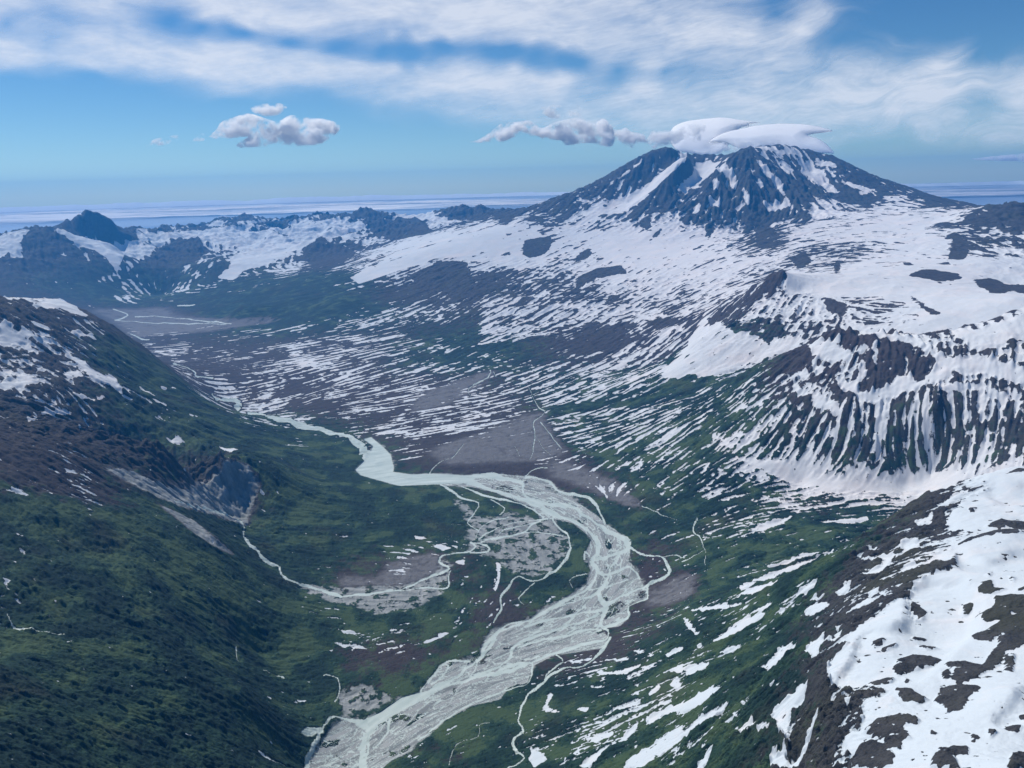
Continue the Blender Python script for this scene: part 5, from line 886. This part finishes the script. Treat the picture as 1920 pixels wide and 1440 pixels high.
cloud('cumulus_cloud', ZA([(60,362),(130,340),(220,290),(290,225),(400,210),(510,195),(560,230),(610,260),(700,210),(850,175),(930,190),(1000,215),(1050,180),(1100,200),(1130,260),(1150,330),(1130,390),(1090,400),(1020,385),(960,370),(880,375),(760,390),(740,350),(620,350),(560,310),(410,320),(320,355),(220,365),(130,368)]), 23000, m_puff, 'long ragged white cloud trailing left of the volcano', 'clouds over the volcano', 0.8, 0.8, 14, lean=0.9, seed=7)
cloud('cumulus_cloud', ZA([(1150,340),(1170,290),(1230,270),(1300,245),(1330,290),(1420,310),(1440,340),(1480,290),(1540,275),(1640,290),(1720,310),(1700,370),(1600,390),(1500,420),(1450,380),(1400,370),(1360,415),(1280,380),(1230,350)]), 23500, m_puff, 'small puffy cloud link between the trailing cloud and the cap cloud', 'clouds over the volcano', 0.8, 0.8, 12, lean=0.9, seed=8)
cloud('lenticular_cloud', ZA([(540,125),(620,97),(760,85),(900,95),(965,120),(880,128),(930,170),(800,165),(700,180),(620,140)]), 23600, m_thin, 'thin pale veil of cloud arched over the trailing cloud', 'clouds over the volcano', 0.6, seed=9)
cloud('cumulus_cloud', ZC([(800,505),(830,480),(850,450),(900,430),(940,420),(1000,440),(1040,450),(1080,425),(1120,435),(1180,440),(1240,455),(1252,480),(1220,510),(1180,535),(1100,540),(1020,540),(910,545),(900,530),(940,505),(880,510),(820,512)]), 24000, m_puff, 'largest lone white cumulus in the blue sky left of the volcano', 'small clouds in the left sky', 0.9, 0.9, 16, lean=0.9, seed=10)
cloud('cumulus_cloud', ZC([(945,405),(990,388),(1065,392),(1050,420),(1000,432),(960,420)]), 24400, m_thin, 'faint wisp on top of the largest lone cumulus', 'small clouds in the left sky', 0.8, 0.7, 9, lean=0.9, seed=11)
cloud('cumulus_cloud', ZC([(555,545),(580,524),(620,514),(662,506),(658,528),(610,541)]), 25000, m_puff, 'small flat white cloud farthest left in the blue sky', 'small clouds in the left sky', 0.7, 0.6, 8, step=1.0, lean=0.9, seed=12)
cloud('cumulus_cloud', ZC([(726,526),(745,505),(776,508),(762,524)]), 25000, m_thin, 'tiny faint puff between the flat cloud and the largest cumulus', 'small clouds in the left sky', 0.7, 0.6, 6, step=0.8, seed=13)
cloud('cumulus_cloud', [(1815,299),(1860,293),(1920,288),(1990,287),(1990,303),(1880,302)], 36000, m_far, 'thin white cloud streak low on the right beyond the volcano', 'small clouds far off', 0.6, seed=14)
cloud('cumulus_cloud', [(590,409),(596,402),(606,401),(614,399),(624,401),(628,408),(614,411)], 54000, m_far, 'small white puff low over the sea behind the far snowy range, nearest the volcano', 'small clouds far off', 0.7, 0.5, 7, step=0.7, seed=15)
cloud('cumulus_cloud', [(549,410),(556,404),(562,407),(570,405),(578,409),(566,413)], 54000, m_far, 'small white puff over the sea, middle one behind the far snowy range', 'small clouds far off', 0.7, 0.5, 6, step=0.7, seed=16)
cloud('cumulus_cloud', [(411,409),(418,405),(428,408),(435,414),(428,418),(420,413)], 54000, m_far, 'small white puff over the sea above the leftmost gap of the far range', 'small clouds far off', 0.7, 0.5, 6, step=0.7, seed=17)
# high thin cirrus: one broad sheet nine kilometres up
CIRRUS = [(0,10,.8),(200,10,.85),(400,20,.82),(0,42,.3),(150,48,.42),(300,52,.5),(400,52,.22),(0,90,.78),(200,80,.72),(300,100,.82),(0,122,.6),(150,128,.6),(0,142,.08),(150,152,.08),(300,155,.3),(0,170,.01),(0,250,0),(200,200,0),(300,250,0),(100,330,0),(450,205,.02),(600,190,.15),(500,152,.6),(400,130,.8),(600,120,.82),
 (700,150,.85),(750,205,.45),(850,180,.8),(650,250,.01),(800,300,0),(850,245,.1),(950,220,.6),(900,150,.85),(340,37,.02),(400,49,.02),(470,61,.02),(540,77,.02),(620,88,.03),(700,95,.02),(780,97,.0),(860,95,.0),(940,100,.0),(1000,108,.0),(1080,118,.0),(1160,126,.02),(1240,131,.22),(1300,134,.4),(400,32,.85),(480,40,.8),(560,46,.8),(650,58,.75),(720,70,.8),(800,72,.8),(880,74,.8),(980,80,.85),(1060,92,.85),(1140,102,.85),(1220,112,.85),(400,75,.8),(480,90,.8),(560,102,.85),(640,112,.85),(720,122,.8),(800,125,.75),(880,126,.7),(960,130,.75),(1040,145,.8),(1000,262,.1),(1000,320,0),(1100,230,.7),(1150,290,.02),(350,40,.1),(450,58,.08),(550,72,.18),(650,85,.25),(600,58,.5),(750,95,.1),(850,90,.06),(950,100,.08),(1050,115,.1),(1350,130,.6),
 (500,30,.8),(700,20,.85),(700,50,.7),(900,30,.85),(900,68,.72),(1000,60,.8),(1100,40,.75),(1100,80,.82),(1200,98,.8),(1050,142,.6),(1000,165,.8),(1200,160,.82),(1300,80,.8),(1450,22,.15),(1400,42,.6),(1350,12,.6),(1500,50,.6),(1560,20,.5),(1620,15,.2),(1550,70,.3),(1600,62,.12),(1600,100,.6),(1700,30,.01),(1800,20,0),(1900,30,0),
 (1850,90,.03),(1750,70,.06),(1700,110,.3),(1650,90,.4),(1780,95,.5),(1850,120,.35),(1800,140,.7),(1900,130,.5),(1500,130,.78),(1400,180,.82),(1600,180,.82),(1750,200,.78),(1900,205,.7),(1900,170,.75),(1860,185,.3),(1600,240,.5),(1700,240,.35),(1750,262,.5),(1650,280,.06),(1800,282,.25),(1900,280,.3),(1700,310,0),(1850,325,0),(1400,240,.6),(1250,230,.7),(500,330,0),(1200,330,0),(-200,60,.6),(-200,160,0),(-200,250,0),(2100,50,.0),(2100,150,.5),(2100,220,.6),(2100,300,.1),(600,-60,.8),(1200,-60,.6),(1800,-60,.0),(100,-60,.8)]
CH_ = 9000.0
cb = np.radians(np.linspace(-46, 46, 900)).astype(np.float32); ce = np.linspace(0.012, 0.262, 560).astype(np.float32)
CB, CE = np.meshgrid(cb, ce)
cpt = np.array(CIRRUS); cth_, cte_ = ray(cpt[:, 0], cpt[:, 1])
Pq = np.stack([cth_, cte_ * 1.6], 1)
dq = np.hypot(Pq[:, None, 0] - Pq[None, :, 0], Pq[:, None, 1] - Pq[None, :, 1]); nq = len(Pq)
Aq = np.zeros((nq + 1, nq + 1)); Aq[:nq, :nq] = dq - 0.004 * np.eye(nq); Aq[:nq, nq] = 1; Aq[nq, :nq] = 1
wq = np.linalg.solve(Aq, np.append(cpt[:, 2], 0))
fw = fbm(CB, CE * 1.5, 0.11, 3, 71); fw2 = fbm(CB, CE * 1.5, 0.10, 3, 72)
CBw = CB + 0.035 * fw; CEw = CE + 0.012 * fw2
def evc(a, b):
    o = np.full(a.shape, wq[nq], np.float32)
    for q in range(nq): o += np.float32(wq[q]) * np.hypot(a - np.float32(Pq[q, 0]), b * np.float32(1.6) - np.float32(Pq[q, 1]))
    return o
cv = par(evc, CBw, CEw)
# fibres: drawn out along the wind, rising to the right
tl = np.float32(0.16) + np.float32(0.10) * fw * np.clip((CB + 0.05) * 3.0, -0.6, 1.6)
fu = CB * 1.0; fv = CE - CB * tl
fib = fbm(fu + 0.05 * fw, fv * 5 + 0.03 * fw2, 0.10, 6, 75, 0.6); fib2 = fbm(fu * 1.0 + 0.06 * fw2, fv * 11 + 0.1 * fw, 0.06, 6, 76, 0.66, True) - 0.25; clump = fbm(CB + 0.02 * fw, CE * 3.2 + 0.02 * fw2, 0.05, 7, 77, 0.62)
soft = fbm(CB + 0.05 * fw, CE * 4 + 0.05 * fw2, 0.22, 4, 78, 0.5); rt = 0.3 + 0.45 * sstep(CB, -0.2, 0.35); mott = fbm(CB + 0.03 * fw2, CE * 2.6 + 0.03 * fw, 0.035, 5, 79, 0.6)
al = sstep(cv + 0.16 * soft + 0.12 * rt * fib + 0.05 * clump, 0.12, 0.84) * (0.80 + 0.36 * soft + rt * (fib * 0.22 + fib2 * 0.12) + clump * 0.22 + mott * 0.22) + (fib * 0.16 + fib2 * 0.10) * rt * sstep(cv, 0.02, 0.3)
al = np.clip(al, 0, 1) ** 1.2 * sstep(cv, 0.0, 0.12) * (1 - sstep(CE, 0.252, 0.262)) * sstep(CE, 0.014, 0.03) * (1 - sstep(np.abs(CB), 0.7, 0.79))
al = np.clip(al * 0.78, 0, 0.80)
rr_ = CH_ / CE
cco = np.stack([rr_ * np.sin(CB), rr_ * np.cos(CB), np.full(CB.shape, H + CH_)], -1).reshape(-1, 3)
ii = np.arange(CB.size).reshape(CB.shape); cf = np.stack([ii[:-1, :-1], ii[1:, :-1], ii[1:, 1:], ii[:-1, 1:]], -1).reshape(-1, 4)
cf = cf[(al.ravel()[cf] > 0.004).any(1)]
used = np.zeros(CB.size, bool); used[cf.ravel()] = True; new = np.cumsum(used) - 1
mc = bpy.data.materials.new('cirrus'); mc.use_nodes = True; g = NT_(mc.node_tree)
a_ = g.n('ShaderNodeAttribute', attribute_name='thickness').outputs['Fac']
t = g.n('ShaderNodeBsdfTranslucent'); t.inputs['Color'].default_value = (.78, .78, .76, 1); tr = g.n('ShaderNodeBsdfTransparent'); mx = g.n('ShaderNodeMixShader')
g.l(a_, mx.inputs[0]); g.l(tr.outputs[0], mx.inputs[1]); g.l(t.outputs[0], mx.inputs[2]); o_ = g.n('ShaderNodeOutputMaterial'); g.l(mx.outputs[0], o_.inputs[0])
mesh_obj('cirrus_clouds', cco[used], new[cf].astype(np.int32), mc, 'stuff', {'thickness': al.ravel()[used]})
# low cloud bank on the horizon, beyond the air box, and the mountains behind it
tb = np.radians(np.linspace(-60, 60, 700)).astype(np.float32); rb = np.exp(np.linspace(math.log(71000), math.log(165000), 160)).astype(np.float32)
TB, RB = np.meshgrid(tb, rb)
bx, by = RB * np.sin(TB), RB * np.cos(TB)
bn = fbm(bx, by, 22000, 5, 81, 0.6); bn2 = fbm(bx * 0.35, by * 1.6, 9000, 5, 82, 0.6)
bz = 40 + 160 * np.abs(fbm(bx, by, 4000, 4, 83))
ba = sstep(bn * 0.7 + bn2 * 0.55 + 0.38 - 0.75 * sstep(RB, 105000, 150000) - 0.6 * sstep(-RB, -84000, -71000) + 0.25 * sstep(-TB, -0.1, 0.5), 0.0, 0.8) * 0.95
ba = ba.astype(np.float32)
ii = np.arange(TB.size).reshape(TB.shape); bf_ = np.stack([ii[:-1, :-1], ii[:-1, 1:], ii[1:, 1:], ii[1:, :-1]], -1).reshape(-1, 4)
mb = bpy.data.materials.new('cloud_bank'); mb.use_nodes = True; g = NT_(mb.node_tree)
a_ = g.n('ShaderNodeAttribute', attribute_name='thickness').outputs['Fac']
d = g.n('ShaderNodeBsdfDiffuse'); d.inputs['Color'].default_value = (.95, .92, .84, 1); tr = g.n('ShaderNodeBsdfTransparent'); mx = g.n('ShaderNodeMixShader')
g.l(a_, mx.inputs[0]); g.l(tr.outputs[0], mx.inputs[1]); g.l(d.outputs[0], mx.inputs[2]); o_ = g.n('ShaderNodeOutputMaterial'); g.l(mx.outputs[0], o_.inputs[0])
mesh_obj('cloud_bank', np.stack([bx, by, bz], -1).reshape(-1, 3), bf_.astype(np.int32), mb, 'stuff', {'thickness': ba.ravel()})
# outer sea under the bank
ox, oy = np.meshgrid(np.linspace(-170000, 170000, 60), np.linspace(36200, 175000, 36))
ii = np.arange(ox.size).reshape(ox.shape); of_ = np.stack([ii[:-1, :-1], ii[:-1, 1:], ii[1:, 1:], ii[1:, :-1]], -1).reshape(-1, 4)
mesh_obj('outer_sea', np.stack([ox, oy, np.full(ox.shape, -75.0)], -1).reshape(-1, 3), of_.astype(np.int32), ms, 'structure')
mt = simple('hazy_far_rock', (.55, .62, .68))  # snow streaks and distance haze painted into the pale rock colour
db = np.radians(np.linspace(-50, 50, 1400)).astype(np.float32); dr = np.linspace(150000, 164000, 16).astype(np.float32); DB, DR = np.meshgrid(db, dr)
prof = np.clip(np.sin((DR - 150000) / 14000 * math.pi), 0, 1) ** 0.8
dz = (fbm(DB, DB * 0 + 3.3, 0.09, 6, 91, 0.55, True) * 450 + 620) * prof * (0.5 + 0.5 * sstep(fbm(DB, DB * 0 + 7, 0.35, 2, 92), -0.25, 0.25)) - 60
ii = np.arange(DB.size).reshape(DB.shape); df_ = np.stack([ii[:-1, :-1], ii[:-1, 1:], ii[1:, 1:], ii[1:, :-1]], -1).reshape(-1, 4)
mesh_obj('distant_mountains', np.stack([DR * np.sin(DB), DR * np.cos(DB), dz], -1).reshape(-1, 3), df_.astype(np.int32), mt, 'structure')
print('clouds', time.time() - T00)
